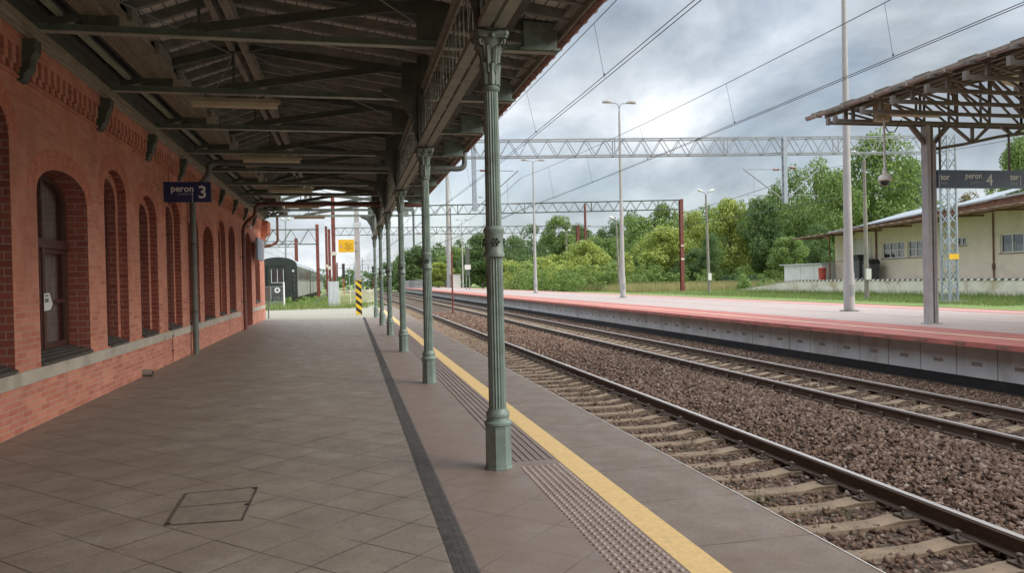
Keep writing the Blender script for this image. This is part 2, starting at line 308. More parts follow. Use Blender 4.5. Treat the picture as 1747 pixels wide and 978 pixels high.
# ------------------------------------------------------------------ mesh helpers
class MB:
    def __init__(s): s.v=[]; s.f=[]
    def add(s,vs,fs):
        b=len(s.v); s.v+=[tuple(q) for q in vs]; s.f+=[[b+i for i in f] for f in fs]; return s
    def box(s,x0,x1,y0,y1,z0,z1):
        return s.add([(x0,y0,z0),(x1,y0,z0),(x1,y1,z0),(x0,y1,z0),(x0,y0,z1),(x1,y0,z1),(x1,y1,z1),(x0,y1,z1)],
                     [(0,3,2,1),(4,5,6,7),(0,1,5,4),(1,2,6,5),(2,3,7,6),(3,0,4,7)])
    def bar(s,p,q,w,h=None,up=(0,0,1)):
        p=Vector(p);q=Vector(q);h=h or w; d=(q-p).normalized(); u=Vector(up)
        if abs(d.dot(u))>.98: u=Vector((0,1,0))
        a=d.cross(u).normalized(); b=a.cross(d).normalized(); a*=w/2;b*=h/2
        return s.add([p-a-b,p+a-b,p+a+b,p-a+b,q-a-b,q+a-b,q+a+b,q-a+b],[(0,3,2,1),(4,5,6,7),(0,1,5,4),(1,2,6,5),(2,3,7,6),(3,0,4,7)])
    def tube(s,pts,r,n=8):
        pts=[Vector(p) for p in pts]; k=len(pts); rs=r if isinstance(r,(list,tuple)) else [r]*k
        b=len(s.v); up=None
        for i,p in enumerate(pts):
            d=(pts[min(i+1,k-1)]-pts[max(i-1,0)]).normalized()
            if up is None or abs(up.dot(d))>.99: up=Vector((0,0,1)) if abs(d.z)<.9 else Vector((1,0,0))
            a=d.cross(up).normalized(); c=a.cross(d).normalized(); up=c
            for j in range(n):
                t=2*math.pi*j/n; s.v.append(tuple(p+(a*math.cos(t)+c*math.sin(t))*rs[i]))
        for i in range(k-1):
            for j in range(n):
                s.f.append([b+i*n+j,b+i*n+(j+1)%n,b+(i+1)*n+(j+1)%n,b+(i+1)*n+j])
        s.f.append([b+j for j in range(n)][::-1]); s.f.append([b+(k-1)*n+j for j in range(n)]); return s
    def lathe(s,prof,cx=0,cy=0,n=16,rot=0,fl=0,amp=0):
        b=len(s.v)
        for r,z in prof:
            for j in range(n):
                t=2*math.pi*(j+rot)/n; rr=r*(1-amp*(.5+.5*math.cos(fl*t))**1.0) if fl else r
                s.v.append((cx+rr*math.cos(t),cy+rr*math.sin(t),z))
        for i in range(len(prof)-1):
            for j in range(n): s.f.append([b+i*n+j,b+i*n+(j+1)%n,b+(i+1)*n+(j+1)%n,b+(i+1)*n+j])
        s.f.append([b+j for j in range(n)][::-1]); s.f.append([b+(len(prof)-1)*n+j for j in range(n)]); return s
    def prism(s,poly,axis,a,b):
        def P(u,v,w): return (w,u,v) if axis=='x' else ((u,w,v) if axis=='y' else (u,v,w))
        n=len(poly); vs=[P(u,v,a) for u,v in poly]+[P(u,v,b) for u,v in poly]
        return s.add(vs,[list(range(n))[::-1],list(range(n,2*n))]+[[i,(i+1)%n,n+(i+1)%n,n+i] for i in range(n)])
    def quad(s,*p): return s.add(p,[list(range(len(p)))])
    def ball(s,c,r,nu=12,nv=8,sz=1.):
        prof=[(max(1e-4,r*math.sin(math.pi*i/nv)),c[2]-r*sz*math.cos(math.pi*i/nv)) for i in range(nv+1)]
        return s.lathe(prof,c[0],c[1],nu)
    def build(s,name,mat,parent=None,local=False,smooth=None):
        off=Vector((0,0,0))
        if parent is not None and not local:
            q=parent
            while q is not None: off+=q.location; q=q.parent
        me=bpy.data.meshes.new(name)
        me.from_pydata([(x-off.x,y-off.y,z-off.z) for x,y,z in s.v],[],s.f); me.update()
        bm=bmesh.new(); bm.from_mesh(me); bmesh.ops.recalc_face_normals(bm,faces=bm.faces); bm.to_mesh(me); bm.free()
        if smooth:
            me.shade_smooth(); me.set_sharp_from_angle(angle=R(smooth))
        me.materials.append(MATS[mat]); o=bpy.data.objects.new(name,me); COL.objects.link(o)
        if parent is not None: o.parent=parent
        return o
def npmesh(name,v,f,mat,parent=None,smooth=False):
    me=bpy.data.meshes.new(name); k=f.shape[1]
    me.vertices.add(len(v)); me.vertices.foreach_set('co',v.astype(np.float32).ravel())
    me.loops.add(f.size); me.loops.foreach_set('vertex_index',f.astype(np.int32).ravel())
    me.polygons.add(len(f)); me.polygons.foreach_set('loop_start',np.arange(0,f.size,k,dtype=np.int32))
    me.update(calc_edges=True); me.materials.append(MATS[mat]); o=bpy.data.objects.new(name,me); COL.objects.link(o)
    if parent is not None: o.parent=parent
    return o
def thing(name,label,cat,loc=(0,0,0),group=None,rz=0):
    o=bpy.data.objects.new(name,None); COL.objects.link(o); o.location=loc; o.rotation_euler=(0,0,rz); o.empty_display_size=.2
    o['label']=label; o['category']=cat
    if group: o['group']=group
    return o
def tag(o,label,cat,group=None):
    o['label']=label; o['category']=cat
    if group: o['group']=group
    return o
def structure(o): o['kind']='structure'; return o
def stuff(o): o['kind']='stuff'; return o
KIDS={}
def copy_tree(o,loc,label=None,rz=None,scale=None):
    kids={}
    for q in bpy.data.objects:
        if q.parent: kids.setdefault(q.parent.name,[]).append(q)
    def rec(a,par):
        c=a.copy(); COL.objects.link(c); c.parent=par
        for ch in kids.get(a.name,[]): rec(ch,c)
        return c
    c=rec(o,None); c.location=loc
    if label: c['label']=label
    if rz is not None: c.rotation_euler=(0,0,rz)
    if scale is not None: c.scale=scale
    return c
def text_mb(body,size,bold=0.):
    cu=bpy.data.curves.new('t','FONT'); cu.body=body; cu.size=size; cu.offset=bold; cu.resolution_u=3; cu.align_x='LEFT'; cu.fill_mode='FRONT'
    o=bpy.data.objects.new('t',cu); COL.objects.link(o); bpy.context.view_layer.update()
    me=bpy.data.meshes.new_from_object(o.evaluated_get(bpy.context.evaluated_depsgraph_get()))
    v=[tuple(q.co) for q in me.vertices]; f=[list(q.vertices) for q in me.polygons]
    bpy.data.objects.remove(o); bpy.data.curves.remove(cu); bpy.data.meshes.remove(me); return v,f
def text_on(mb,body,size,x,y,z,bold=0.,facing='-y',sx=1.):   # letters standing on a plane facing the viewer
    v,f=text_mb(body,size,bold); mb.add([(x+a*sx,y,z+b) for a,b,_ in v],f)
def plate(outer,holes,w0,w1):   # (y,z) outline with openings, between x=w0 and x=w1
    cu=bpy.data.curves.new('p','CURVE'); cu.dimensions='2D'; cu.fill_mode='BOTH'; cu.extrude=abs(w1-w0)/2
    for pts in [outer]+holes:
        sp=cu.splines.new('POLY'); sp.points.add(len(pts)-1); sp.use_cyclic_u=True
        for q,(a,b) in zip(sp.points,pts): q.co=(a,b,0,1)
    o=bpy.data.objects.new('p',cu); COL.objects.link(o); bpy.context.view_layer.update()
    me=bpy.data.meshes.new_from_object(o.evaluated_get(bpy.context.evaluated_depsgraph_get()))
    m=MB(); c=(w0+w1)/2; m.add([(c+q.co.z,q.co.x,q.co.y) for q in me.vertices],[list(q.vertices) for q in me.polygons])
    bpy.data.objects.remove(o); bpy.data.curves.remove(cu); bpy.data.meshes.remove(me); return m
def arch(y0,y1,z0,zs,za,n=14):
    c=(y0+y1)/2; a=(y1-y0)/2
    return [(y0,z0),(y1,z0)]+[(c+a*math.cos(math.pi*i/n),zs+(za-zs)*math.sin(math.pi*i/n)**.8) for i in range(n+1)]

RAILZ=-.55
def bend(y): return -1.5e-4*max(0,y-60)**2 if y<260 else -6-.06*(y-260)
# ================================================================== SETTING
def sheet(name,x0,x1,y0,y1,z,mat):
    return structure(MB().quad((x0,y0,z),(x1,y0,z),(x1,y1,z),(x0,y1,z)).build(name,mat))
structure(MB().quad((-900,-60,-.93),(2500,-60,-.93),(2500,2500,-.93),(-900,2500,-.93)).build('ground','grass_ground'))
# higher grass ground to the right of the second platform
mb=MB(); ys=[-40,0,20,40,60,90,120,160,220,300]
structure(MB().quad((21.3,-40,-.3),(900,-40,-.3),(900,420,-.3),(21.3,420,-.3)).build('meadow','grass_ground'))
# left lineside grass, beyond the paving
structure(MB().quad((-60,48,-.06),(-1.6,48,-.06),(-.2,51,-.06),(2.2,60,-.25),(1.0,110,-.75),(-60,110,-.6)).build('verge','grass_ground'))
# track bed
mb=MB(); yy=[-20,0,20,40,60]+list(range(70,261,10))
for a,b in zip(yy[:-1],yy[1:]): mb.quad((2.2+bend(a),a,-.78),(12.6+bend(a),a,-.78),(12.6+bend(b),b,-.78),(2.2+bend(b),b,-.78))
structure(mb.build('track_bed','ballast_bed'))
# platform 3
mb=MB(); mb.box(-4.6,1.36,-12,36,-.9,0); structure(mb.build('platform_floor','floor_slabs'))
structure(MB().box(1.97,2.73,-12,52,-.9,-.002).build('platform_edge','edge_slabs'))
structure(MB().box(2.73,2.740,-12,52,-.16,.002).build('platform_nosing','edge_trim'))
structure(MB().box(1.76,1.97,-12,48,-.9,.002).build('yellow_line','yellow_line'))
structure(MB().box(1.36,1.76,-12,48,-.9,0).build('tactile_strip','tactile'))
mb=MB()
k=0; y=2.6
while y<6.25:
    for i in range(7):
        mb.lathe([(.0155,.0),(.0145,.005),(.010,.0085),(.001,.0095)],1.40+i*.054,y+(i%2)*.0,10)
    y+=.062
structure(mb.build('tactile_studs','stud',smooth=60))
mb=MB()
for i in range(6): mb.box(1.392+i*.064,1.418+i*.064,6.42,47.5,0,.007)
structure(mb.build('tactile_ribs','tactile'))
structure(MB().quad((-8,35.6,.004),(1.37,33.9,.004),(1.755,33.9,.004),(1.755,52,.004),(.1,50,.004),(-8,47.2,.004)).build('forecourt_paving','block_paving'))
structure(MB().box(-14,1.36,36,50.5,-.9,-.002).build('forecourt_base','block_paving'))
# drainage channel
gr=thing('drainage_channel','long black slotted drainage channel running down the brown slab platform','drain',(.60,3,0))
mb=MB(); L0,L1=2.4,35.
def gx_(y): return .598+.0016*(y-4)
mb.add([(gx_(L0)-.068,L0,.004),(gx_(L0)-.055,L0,.004),(gx_(L1)-.055,L1,.004),(gx_(L1)-.068,L1,.004)],[(0,1,2,3)])
mb.add([(gx_(L0)+.055,L0,.004),(gx_(L0)+.068,L0,.004),(gx_(L1)+.068,L1,.004),(gx_(L1)+.055,L1,.004)],[(0,1,2,3)])
mb.build('frame','grate_iron',gr)
MB().quad((gx_(L0)-.055,L0,.0015),(gx_(L0)+.055,L0,.0015),(gx_(L1)+.055,L1,.0015),(gx_(L1)-.055,L1,.0015)).build('channel','void',gr)
mb=MB(); y=L0
while y<L1:
    mb.box(gx_(y)-.055,gx_(y)+.055,y,y+.012,.0015,.0075); y+=.024 if y<14 else .05
for q in (-.02,.02): mb.bar((gx_(L0)+q,L0,.006),(gx_(L1)+q,L1,.006),.006,.005)
mb.build('grille','grate_iron',gr)
# inspection cover let into the slabs
mc=thing('inspection_cover','slab filled inspection cover with two lids in the near platform floor','manhole cover',(-1,5.75,0))
A,B,C,D=(-1.235,5.40),(-1.265,6.18),(-.74,6.21),(-.745,5.375)
mb=MB()
for p,q in ((A,B),(B,C),(C,D),(D,A)): mb.bar((*p,.004),(*q,.004),.014,.006)
mid0=((A[0]+B[0])/2,(A[1]+B[1])/2+.02); mid1=((C[0]+D[0])/2,(C[1]+D[1])/2+.03); mb.bar((*mid0,.004),(*mid1,.004),.009,.006)
mb.build('frame','cover_frame',mc)
for q in ((A,mid0,mid1,D),(mid0,B,C,mid1)):
    cx=sum(a for a,b in q)/4; cy=sum(b for a,b in q)/4
    MB().quad(*[(cx+(a-cx)*.95,cy+(b-cy)*.95,.0045) for a,b in q]).build('lid','lid_slab',mc)
mb=MB()
for p in ((-1.225,5.42),(-.755,6.18),(-.758,5.74)): mb.box(p[0]-.016,p[0]+.016,p[1]-.016,p[1]+.016,.0045,.009)
mb.build('lifting_slot','void',mc)

# ------------------------------------------------------------------ tracks
def rail_profile(): # (x,z) with head top at 0
    return [(-.068,-.17),(.068,-.17),(.068,-.16),(.012,-.145),(.009,-.05),(.034,-.04),(.036,-.006),(.028,0),(-.028,0),(-.036,-.006),(-.034,-.04),(-.009,-.05),(-.012,-.145),(-.068,-.16)]
def track(xl,xr,label,seed):
    rr=random.Random(seed); xc=(xl+xr)/2
    tr=thing('railway_track',label,'railway track',(xc,3,-.72))
    ys=[-6,60]+list(range(70,261,10))
    for xr_ in (xl,xr):
        mb=MB(); hd=MB(); P=rail_profile(); n=len(P)
        for a,b in zip(ys[:-1],ys[1:]):
            mb.add([(xr_+bend(a)+u,a,RAILZ+w) for u,w in P]+[(xr_+bend(b)+u,b,RAILZ+w) for u,w in P],[[i,(i+1)%n,n+(i+1)%n,n+i] for i in range(n)])
            hd.quad((xr_+bend(a)-.031,a,RAILZ+.002),(xr_+bend(a)+.031,a,RAILZ+.002),(xr_+bend(b)+.031,b,RAILZ+.002),(xr_+bend(b)-.031,b,RAILZ+.002))
            hd.add([(xr_+bend(a)-.0375,a,RAILZ-.018),(xr_+bend(a)-.030,a,RAILZ+.0015),(xr_+bend(b)-.030,b,RAILZ+.0015),(xr_+bend(b)-.0375,b,RAILZ-.018)],[(0,1,2,3)])
        r=mb.build('rail','rail_rust',tr,smooth=30); hd.build('running_surface','rail_head',r)
    # one sleeper with its fastenings, copied along the line
    def sl_poly(): # side view (x,z) of a concrete sleeper, high at the rail seats and low in the middle
        return [(-1.25,-.88),(1.25,-.88),(1.25,-.745),(1.05,-.722),(.52,-.722),(.30,-.752),(-.30,-.752),(-.52,-.722),(-1.05,-.722),(-1.25,-.745)]
    m=MB(); P=sl_poly(); n=len(P)
    def sx(u,z): return .15 if z<-.8 else .105
    vs=[(xc+u,3-sx(u,z),z) for u,z in P]+[(xc+u,3+sx(u,z),z) for u,z in P]
    m.add(vs,[list(range(n))[::-1],list(range(n,2*n))]+[[i,(i+1)%n,n+(i+1)%n,n+i] for i in range(n)])
    s0=m.build('sleeper','sleeper',tr)
    c=MB(); c.box(xc+.75-.17,xc+.75+.17,2.925,3.075,-.7215,-.715)
    for q in (-.12,.12):
        c.box(xc+.79+q-.055-.04,xc+.79+q+.055-.04,2.93,3.07,-.722,-.70); c.lathe([(.018,-.70),(.018,-.655),(.03,-.655),(.03,-.635),(.015,-.625)],xc+.75+q,3,8)
        c.tube([(xc+.75+q-.03,2.95,-.69),(xc+.75+q-.03,2.97,-.665),(xc+.75+q+.03,3.0,-.655),(xc+.75+q+.03,3.05,-.67)],.012,6)
    c0=c.build('rail_fastening','clip',s0); 
    c1=c0.copy(); COL.objects.link(c1); c1.parent=s0; c1.location=(-1.5,0,0)
    y=3.0; k=0; rest=MB()
    step=.62
    k=1
    while True:
        y=3.0+k*step
        if y>190: break
        if k<100:
            s=s0.copy(); COL.objects.link(s); s.parent=tr; s.location=s0.location+Vector((rr.uniform(-.02,.02)+bend(y),k*step+rr.uniform(-.02,.02),rr.uniform(-.012,.006)))
            if k<70:
                for q in (c0,c1):
                    e=q.copy(); COL.objects.link(e); e.parent=s; e.location=q.location
        else: rest.box(xc-1.25+bend(y),xc+1.25+bend(y),y-.105,y+.105,-.88,-.735)
        k+=1
    stuff(rest.build('sleepers','sleeper',tr))
    return tr
track(3.645,5.21,'near railway track beside the canopied platform, shiny dark rail on concrete sleepers','a')
track(8.27,9.90,'far railway track beneath the red edged platform opposite','b')
# ballast stones
def stones(name,regions):
    base=np.array([(1,0,0),(-1,0,0),(0,1,0),(0,-1,0),(0,0,1),(0,0,-1)],float); F=np.array([(0,2,4),(2,1,4),(1,3,4),(3,0,4),(2,0,5),(1,2,5),(3,1,5),(0,3,5)])
    V=[];Fs=[];off=0
    for (x0,x1,y0,y1,zf,dens,s0,s1) in regions:
        n=int((x1-x0)*(y1-y0)*dens); x=rng.uniform(x0,x1,n); y=rng.uniform(y0,y1,n); z=zf(x,y)
        sz=rng.uniform(s0,s1,(n,1,1))*np.array([1.15,.8,.55])[None,None]*rng.uniform(.6,1.4,(n,6,1))
        b=base[None]*sz
        # random rotation
        q=rng.normal(size=(n,4)); q/=np.linalg.norm(q,axis=1,keepdims=True); w,a,bb,c=q.T
        M=np.stack([1-2*(bb*bb+c*c),2*(a*bb-c*w),2*(a*c+bb*w),2*(a*bb+c*w),1-2*(a*a+c*c),2*(bb*c-a*w),2*(a*c-bb*w),2*(bb*c+a*w),1-2*(a*a+bb*bb)],1).reshape(n,3,3)
        b=np.einsum('nij,nkj->nki',M,b); b+=np.stack([x+0*z,y,z],1)[:,None]
        V.append(b.reshape(-1,3)); Fs.append((F[None]+off+6*np.arange(n)[:,None,None]).reshape(-1,3)); off+=6*n
    return stuff(npmesh(name,np.concatenate(V),np.concatenate(Fs),'stone_chips'))
def zb(x,y):
    z=np.full_like(x,-.765)
    d=np.minimum(np.abs(x-4.455),np.abs(x-9.085))       # stones are lower between the rails, heaped between the tracks
    z=np.where(d<1.3,-.785,-.74)+rng.uniform(-.03,.02,x.shape)
    z=np.where((x>5.42)&(x<8.0),np.maximum(z,-.70)+.05*np.sin(np.pi*np.clip((x-5.42)/2.58,0,1)),z)
    z=np.where(x>10.6,z-.04,z)
    return z
stones('ballast',[(2.78,11.9,2.5,8,zb,430,.024,.052),(2.78,11.9,8,16,zb,310,.026,.054),(2.78,11.9,16,30,zb,190,.026,.050),(2.78,11.9,30,55,zb,80,.032,.06)])
# weeds along the tracks
def blades(name,n,sampler,h0,h1,w,mat,lean=.5,parent=None):
    x,y,z=sampler(n); h=rng.uniform(h0,h1,n); a=rng.uniform(0,2*np.pi,n); l=rng.uniform(.1,lean,n)*h; b=rng.uniform(0,2*np.pi,n)
    dx=np.cos(a)*w/2; dy=np.sin(a)*w/2; tx=x+np.cos(b)*l; ty=y+np.sin(b)*l
    v=np.stack([np.stack([x-dx,y-dy,z],1),np.stack([x+dx,y+dy,z],1),np.stack([tx+dx*.15,ty+dy*.15,z+h],1),np.stack([tx-dx*.15,ty-dy*.15,z+h],1)],1).reshape(-1,3)
    f=np.arange(4*n).reshape(n,4); return stuff(npmesh(name,v,f,mat,parent))
def wsamp(n):
    k=rng.integers(0,60,n); cx=rng.choice([2.95,3.2,3.4,4.2,4.6,5.7,6.6,7.5,8.9],60); cy=3.5+rng.uniform(0,1,60)**1.5*30
    return cx[k]+rng.normal(0,.09,n),cy[k]+rng.normal(0,.12,n),np.full(n,-.80)
blades('track_weeds',2600,wsamp,.06,.17,.006,'weed_blade',.8)
# ------------------------------------------------------------------ platform 4
structure(MB().box(12.3,21.45,-30,190,-.9,.196).build('platform_base','panel_grey'))
structure(MB().box(13.95,20.0,-30,190,.1,.203).build('platform_paving','p4_paving'))
structure(MB().box(11.70,13.95,-30,190,.10,.20).build('platform_red_edge','coral'))
structure(MB().box(20.0,21.6,-30,190,.10,.20).build('platform_red_margin','coral'))
structure(MB().box(12.72,12.82,-30,190,.15,.204).build('platform_line','cream_line'))
structure(MB().box(20.62,20.80,-30,190,.15,.204).build('platform_white_line','paint_white'))
structure(MB().box(16.55,16.62,-30,190,.15,.207).build('platform_gutter','dock_top'))
pw=thing('platform_wall','grey panelled retaining wall with black foot under the red platform edge','wall',(12.05,20,-.9))
MB().box(12.19,12.29,-30,190,-.9,-.56).build('foot','panel_black',pw)
mb=MB(); sl_=MB(); y=4.15
while y<190:
    mb.box(12.16,12.29,y+.012,y+.988,-.56,.098)
    sl_.box(12.156,12.161,y+.36,y+.62,-.33,-.255)
    y+=1.0
mb.build('panel','panel_grey',pw); sl_.build('slot','dock_top',pw)
mb=MB(); 
for y in range(3,190): mb.box(11.694,11.70,y+.42,y+.72,.13,.175)
mb.build('cast_recess','tile_red',pw)
# ================================================================== STATION BUILDING (left)
WX,WY,WR=-3.60,8.0,.0080
st=thing('station_building','long red brick station building with arched openings along the left of the platform','station building',(WX,WY,0),rz=WR)
def wl(x,y,z): # local wall point to world
    return Vector((WX+x-WR*(y-WY),y,z))
# (y0,y1,sill,spring,apex,inset,kind)
OPEN=[(4.7,6.3,.70,3.2,3.7,0,'win'),(7.55,9.25,.70,3.25,3.75,0,'win'),(9.98,11.80,.70,2.75,3.14,0,'win'),(12.6,13.82,.70,3.0,3.5,.15,'win'),(14.62,15.95,.70,2.82,3.32,.15,'win'),
      (16.72,18.15,.70,3.0,3.5,.15,'win'),(19.0,20.35,.70,2.85,3.35,.15,'win'),(20.95,22.6,.70,2.6,3.23,0,'blind'),(23.45,24.85,.72,3.0,3.58,.14,'win'),(25.5,27.0,.72,3.0,3.56,0,'win'),(29.75,31.6,.02,3.0,3.65,0,'door'),(32.9,34.7,.85,3.0,3.6,0,'win')]
S=lambda y:y-8
EY=36.75; H=4.02
outer=[(S(-14),0),(S(EY),0),(S(EY),4.5),(S(-14),4.5)]
hA=[arch(S(a),S(b),z,zs,za) for a,b,z,zs,za,i,k in OPEN]
hB=[arch(S(a)+i,S(b)-i,z,zs,za-i*.9) for a,b,z,zs,za,i,k in OPEN]
fr_=plate(outer,hA,-.13,0)
# front face and reveal faces take different materials
def split(m):
    a=MB();b=MB(); 
    for f in m.f:
        pts=[Vector(m.v[i]) for i in f]; n=(pts[1]-pts[0]).cross(pts[2]-pts[0])
        if n.length<1e-9 and len(pts)>3: n=(pts[2]-pts[1]).cross(pts[3]-pts[1])
        n.normalize() if n.length>0 else None
        (a if abs(n.x)>.7 else b).add(pts,[list(range(len(pts)))])
    return a,b
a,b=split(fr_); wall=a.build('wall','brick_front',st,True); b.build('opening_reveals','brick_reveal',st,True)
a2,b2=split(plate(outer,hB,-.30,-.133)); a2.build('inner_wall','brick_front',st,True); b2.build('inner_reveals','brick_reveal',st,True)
bd=MB(); bd.box(-9,-1.5,S(-14),S(EY),0,4.5); bd.box(-1.5,-.30,S(EY)-.35,S(EY)-.002,0,4.5); bd.box(-1.5,-.30,S(-14),S(-13.7),0,4.5); bd.build('body','brick_front',st,True)
rf=MB(); rf.prism([(-9.5,4.5),(.12,4.66),(-1.5,5.1),(-5,6.9),(-9.5,5.0)],'y',S(-14),S(EY)+.4); rf.build('roof','tile_red',st,True)
# plinth courses: stone band between brick piers
for (y0,y1,z0,zs,za,ins,kind) in OPEN:
    c=S((y0+y1)/2); a=(y1-y0)/2; vr=MB(); n=30
    E_=lambda t,o: (c+(a+o)*math.cos(t),zs+(za-zs)*math.sin(t)**.8+o*(.25+.75*math.sin(t)))
    for k in range(n):
        t0=math.pi*(k+.08)/n; t1=math.pi*(k+.92)/n
        for o0,o1 in ((.012,.13),(.142,.26)): vr.prism([E_(t0,o0),E_(t1,o0),E_(t1,o1),E_(t0,o1)],'x',.0,.004)
    vr.build('arch_surround','voussoir',st,True)
bn=MB(); prev=-14
bn.box(.001,.022,S(-14),S(28.05),.52,.675); bn.box(.001,.022,S(28.6),S(29.7),.52,.675); bn.box(.001,.022,S(31.65),S(EY),.52,.675)
bn.build('stone_band','stone_band',st,True)
for (y0,y1,z0,zs,za,ins,kind) in OPEN:
    a,b=S(y0)+ins,S(y1)-ins; top=za-ins*.9
    if kind=='blind':
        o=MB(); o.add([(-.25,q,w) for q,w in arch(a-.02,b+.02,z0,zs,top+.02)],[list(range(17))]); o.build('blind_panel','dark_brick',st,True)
        m=MB(); m.prism([(-.25,z0+.10),(.03,z0+.02),(.03,z0-.02),(-.25,z0)],'y',a,b); m.build('sill','sill_board',st,True); continue
    X=-.27; ar=arch(a,b,z0,zs,top); ins_=.075
    inn=arch(a+ins_,b-ins_,z0+.12,zs,top-ins_)
    fm=plate(ar,[inn],X-.06,X); tz=2.22 if za<3.3 or True else 2.3
    c=(a+b)/2
    if kind=='door':
        fm.box(X-.05,X+.02,a,b,2.35,2.47); fm.box(X-.045,X+.01,c-.05,c+.05,.02,2.35); d=fm.build('door','wood_frame',st,True)
        pn=MB(); pn.box(X-.05,X-.012,a+.05,b-.05,.02,2.35)
        for q in (a+.15,c+.12):
            for z1,z2 in ((.2,.9),(1.05,2.2)): pn.box(X-.013,X-.002,q,q+(b-a)/2-.27,z1,z2)
        pn.build('door_leaf','wood_frame',d,True); MB().box(X-.03,X-.025,a+.06,b-.06,2.47,zs+.3).build('pane','pane',d,True)
        MB().box(X-.25,X-.2,a-.2,b+.2,2.3,top).build('interior','void',d,True); MB().ball((X+.03,c-.08,1.05),.03).build('handle','galv',d,True); continue
    fm.box(X-.055,X+.018,a,b,tz-.07,tz+.05); fm.box(X-.05,X+.028,a,b,tz-.02,tz+.02)
    fm.box(X-.055,X+.012,c-.045,c+.045,z0+.1,tz-.07); fm.box(X-.05,X+.004,c-.025,c+.025,tz+.05,top-.05)
    for q0,q1 in ((a+.06,c-.05),(c+.05,b-.06)):
        fm.box(X-.045,X-.005,q0,q0+.045,z0+.12,tz-.08); fm.box(X-.045,X-.005,q1-.045,q1,z0+.12,tz-.08); fm.box(X-.045,X-.008,q0,q1,1.42,1.46); fm.box(X-.045,X-.005,q0,q1,z0+.12,z0+.19); fm.box(X-.045,X-.005,q0,q1,tz-.13,tz-.08)
    w=fm.build('window','wood_frame',st,True)
    MB().add([(X-.035,q,z) for q,z in inn],[list(range(len(inn)))]).build('pane','pane',w,True)
    cu=MB(); n=60
    for i in range(n):
        q0=a+(b-a)*i/n; q1=a+(b-a)*(i+1)/n; d0=.022*math.sin(i*1.3)+.01*math.sin(i*.7); d1=.022*math.sin((i+1)*1.3)+.01*math.sin((i+1)*.7)
        if abs(i/n-.5)<.045+.02*math.sin(y0): continue
        cu.quad((X-.14+d0,q0,z0),(X-.14+d1,q1,z0),(X-.14+d1,q1,top),(X-.14+d0,q0,top))
    cu.build('curtain','curtain',w,True)
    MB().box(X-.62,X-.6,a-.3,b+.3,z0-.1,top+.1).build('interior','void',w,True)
    m=MB(); m.prism([(-.30,z0+.125),(-.13,z0+.075),(.035,z0+.02),(.035,z0-.012),(-.30,z0-.012)],'y',a-ins*0,b); 
    for q in (-.20,-.12,-.04): m.box(q-.006,q+.006,a,b,z0+.0,z0+.098+(-.2-q)*.32+.012)
    m.build('sill','sill_board',w,True)
# corbel table and cornice
cb=MB(); y=-13.5
while y<35.4:
    if True:
        cb.box(0,.055,S(y),S(y)+.10,4.13,4.33); cb.box(0,.03,S(y),S(y)+.10,4.06,4.13)
    y+=.205
cb.box(0,.062,S(-14),S(EY),4.332,4.50); cb.box(0,.028,S(-14),S(EY),4.0,4.03); cb.build('corbel_table','brick_front',st,True)
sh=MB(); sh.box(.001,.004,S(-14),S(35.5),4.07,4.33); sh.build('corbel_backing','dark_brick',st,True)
cn=MB(); cn.prism([(0,4.503),(.075,4.503),(.085,4.53),(.12,4.54),(.125,4.575),(.17,4.585),(.17,4.64),(0,4.64)],'y',S(-14),S(36.2)); cn.build('eaves_moulding','timber_brown',st,True)
cq=MB(); cq.prism([(0,3.62),(.06,3.66),(.10,3.80),(.26,3.95),(.30,4.1),(.30,4.5),(0,4.5)],'y',S(35.5),S(36.95)); cq.build('corner_cornice','cornice_brick',st,True)
TY=[-4.35+2.82*k for k in range(15)]   # roof trusses along the platform
for ty in TY:
    if ty>34: continue
    m=MB(); y=S(ty)-.16; pr=[(.003,4.46),(.20,4.46),(.195,4.32),(.15,4.24),(.13,4.12),(.08,4.06),(.06,3.99),(.003,3.97)]
    m.prism(pr,'y',y-.09,y+.09); m.build('iron_bracket','iron_dark',st,True)
# surface conduit with clips
m=MB(); m.tube([(.02,S(17.0),.02),(.02,S(17.0),4.0)],.009,6)
for z in (.25,.55,1.3,2.05,2.75,3.35): m.box(0,.05,S(17.0)-.04,S(17.0)+.04,z,z+.02)
m.build('conduit','pipe_brown',st,True)
# drain spout at the foot of the wall
sp=thing('drain_spout','small dark drain spout at the foot of the brick wall','drain spout',wl(0,14.6,0)); 
m=MB(); ring=[]
for (r0,x0,x1) in ((.055,0,.17),):
    n=14
    for k in range(n):
        pass
m.tube([wl(0,14.6,.065),wl(.17,14.6,.06)],.06,14); m.build('pipe','concrete_old',sp,smooth=40)
MB().tube([wl(.171,14.6,.06),wl(.173,14.6,.06)],.048,14).build('mouth','void',sp)
# notice stuck on the first window
def on_pane(px,py,x=-3.875):
    d=ray(px,py); t=x/d.x; return Vector((x,t*d.y,CAMZ+t*d.z))
nq=[on_pane(*p) for p in ((75.5,531),(86,529),(90,519),(84.5,500),(75,501))]
nt_=thing('paper_notice','white paper notice taped inside the nearest wide arched window','notice',nq[0])
MB().add(nq,[list(range(5))]).build('sheet','paper',nt_)
m=MB()
for y0,y1 in ((504,506),(510,512.5),(513.5,516)): m.add([on_pane(*p,-3.872) for p in ((77,y1),(83,y1-.5),(83,y0-.5),(77,y0))],[(0,1,2,3)])
m.build('print','ink',nt_)
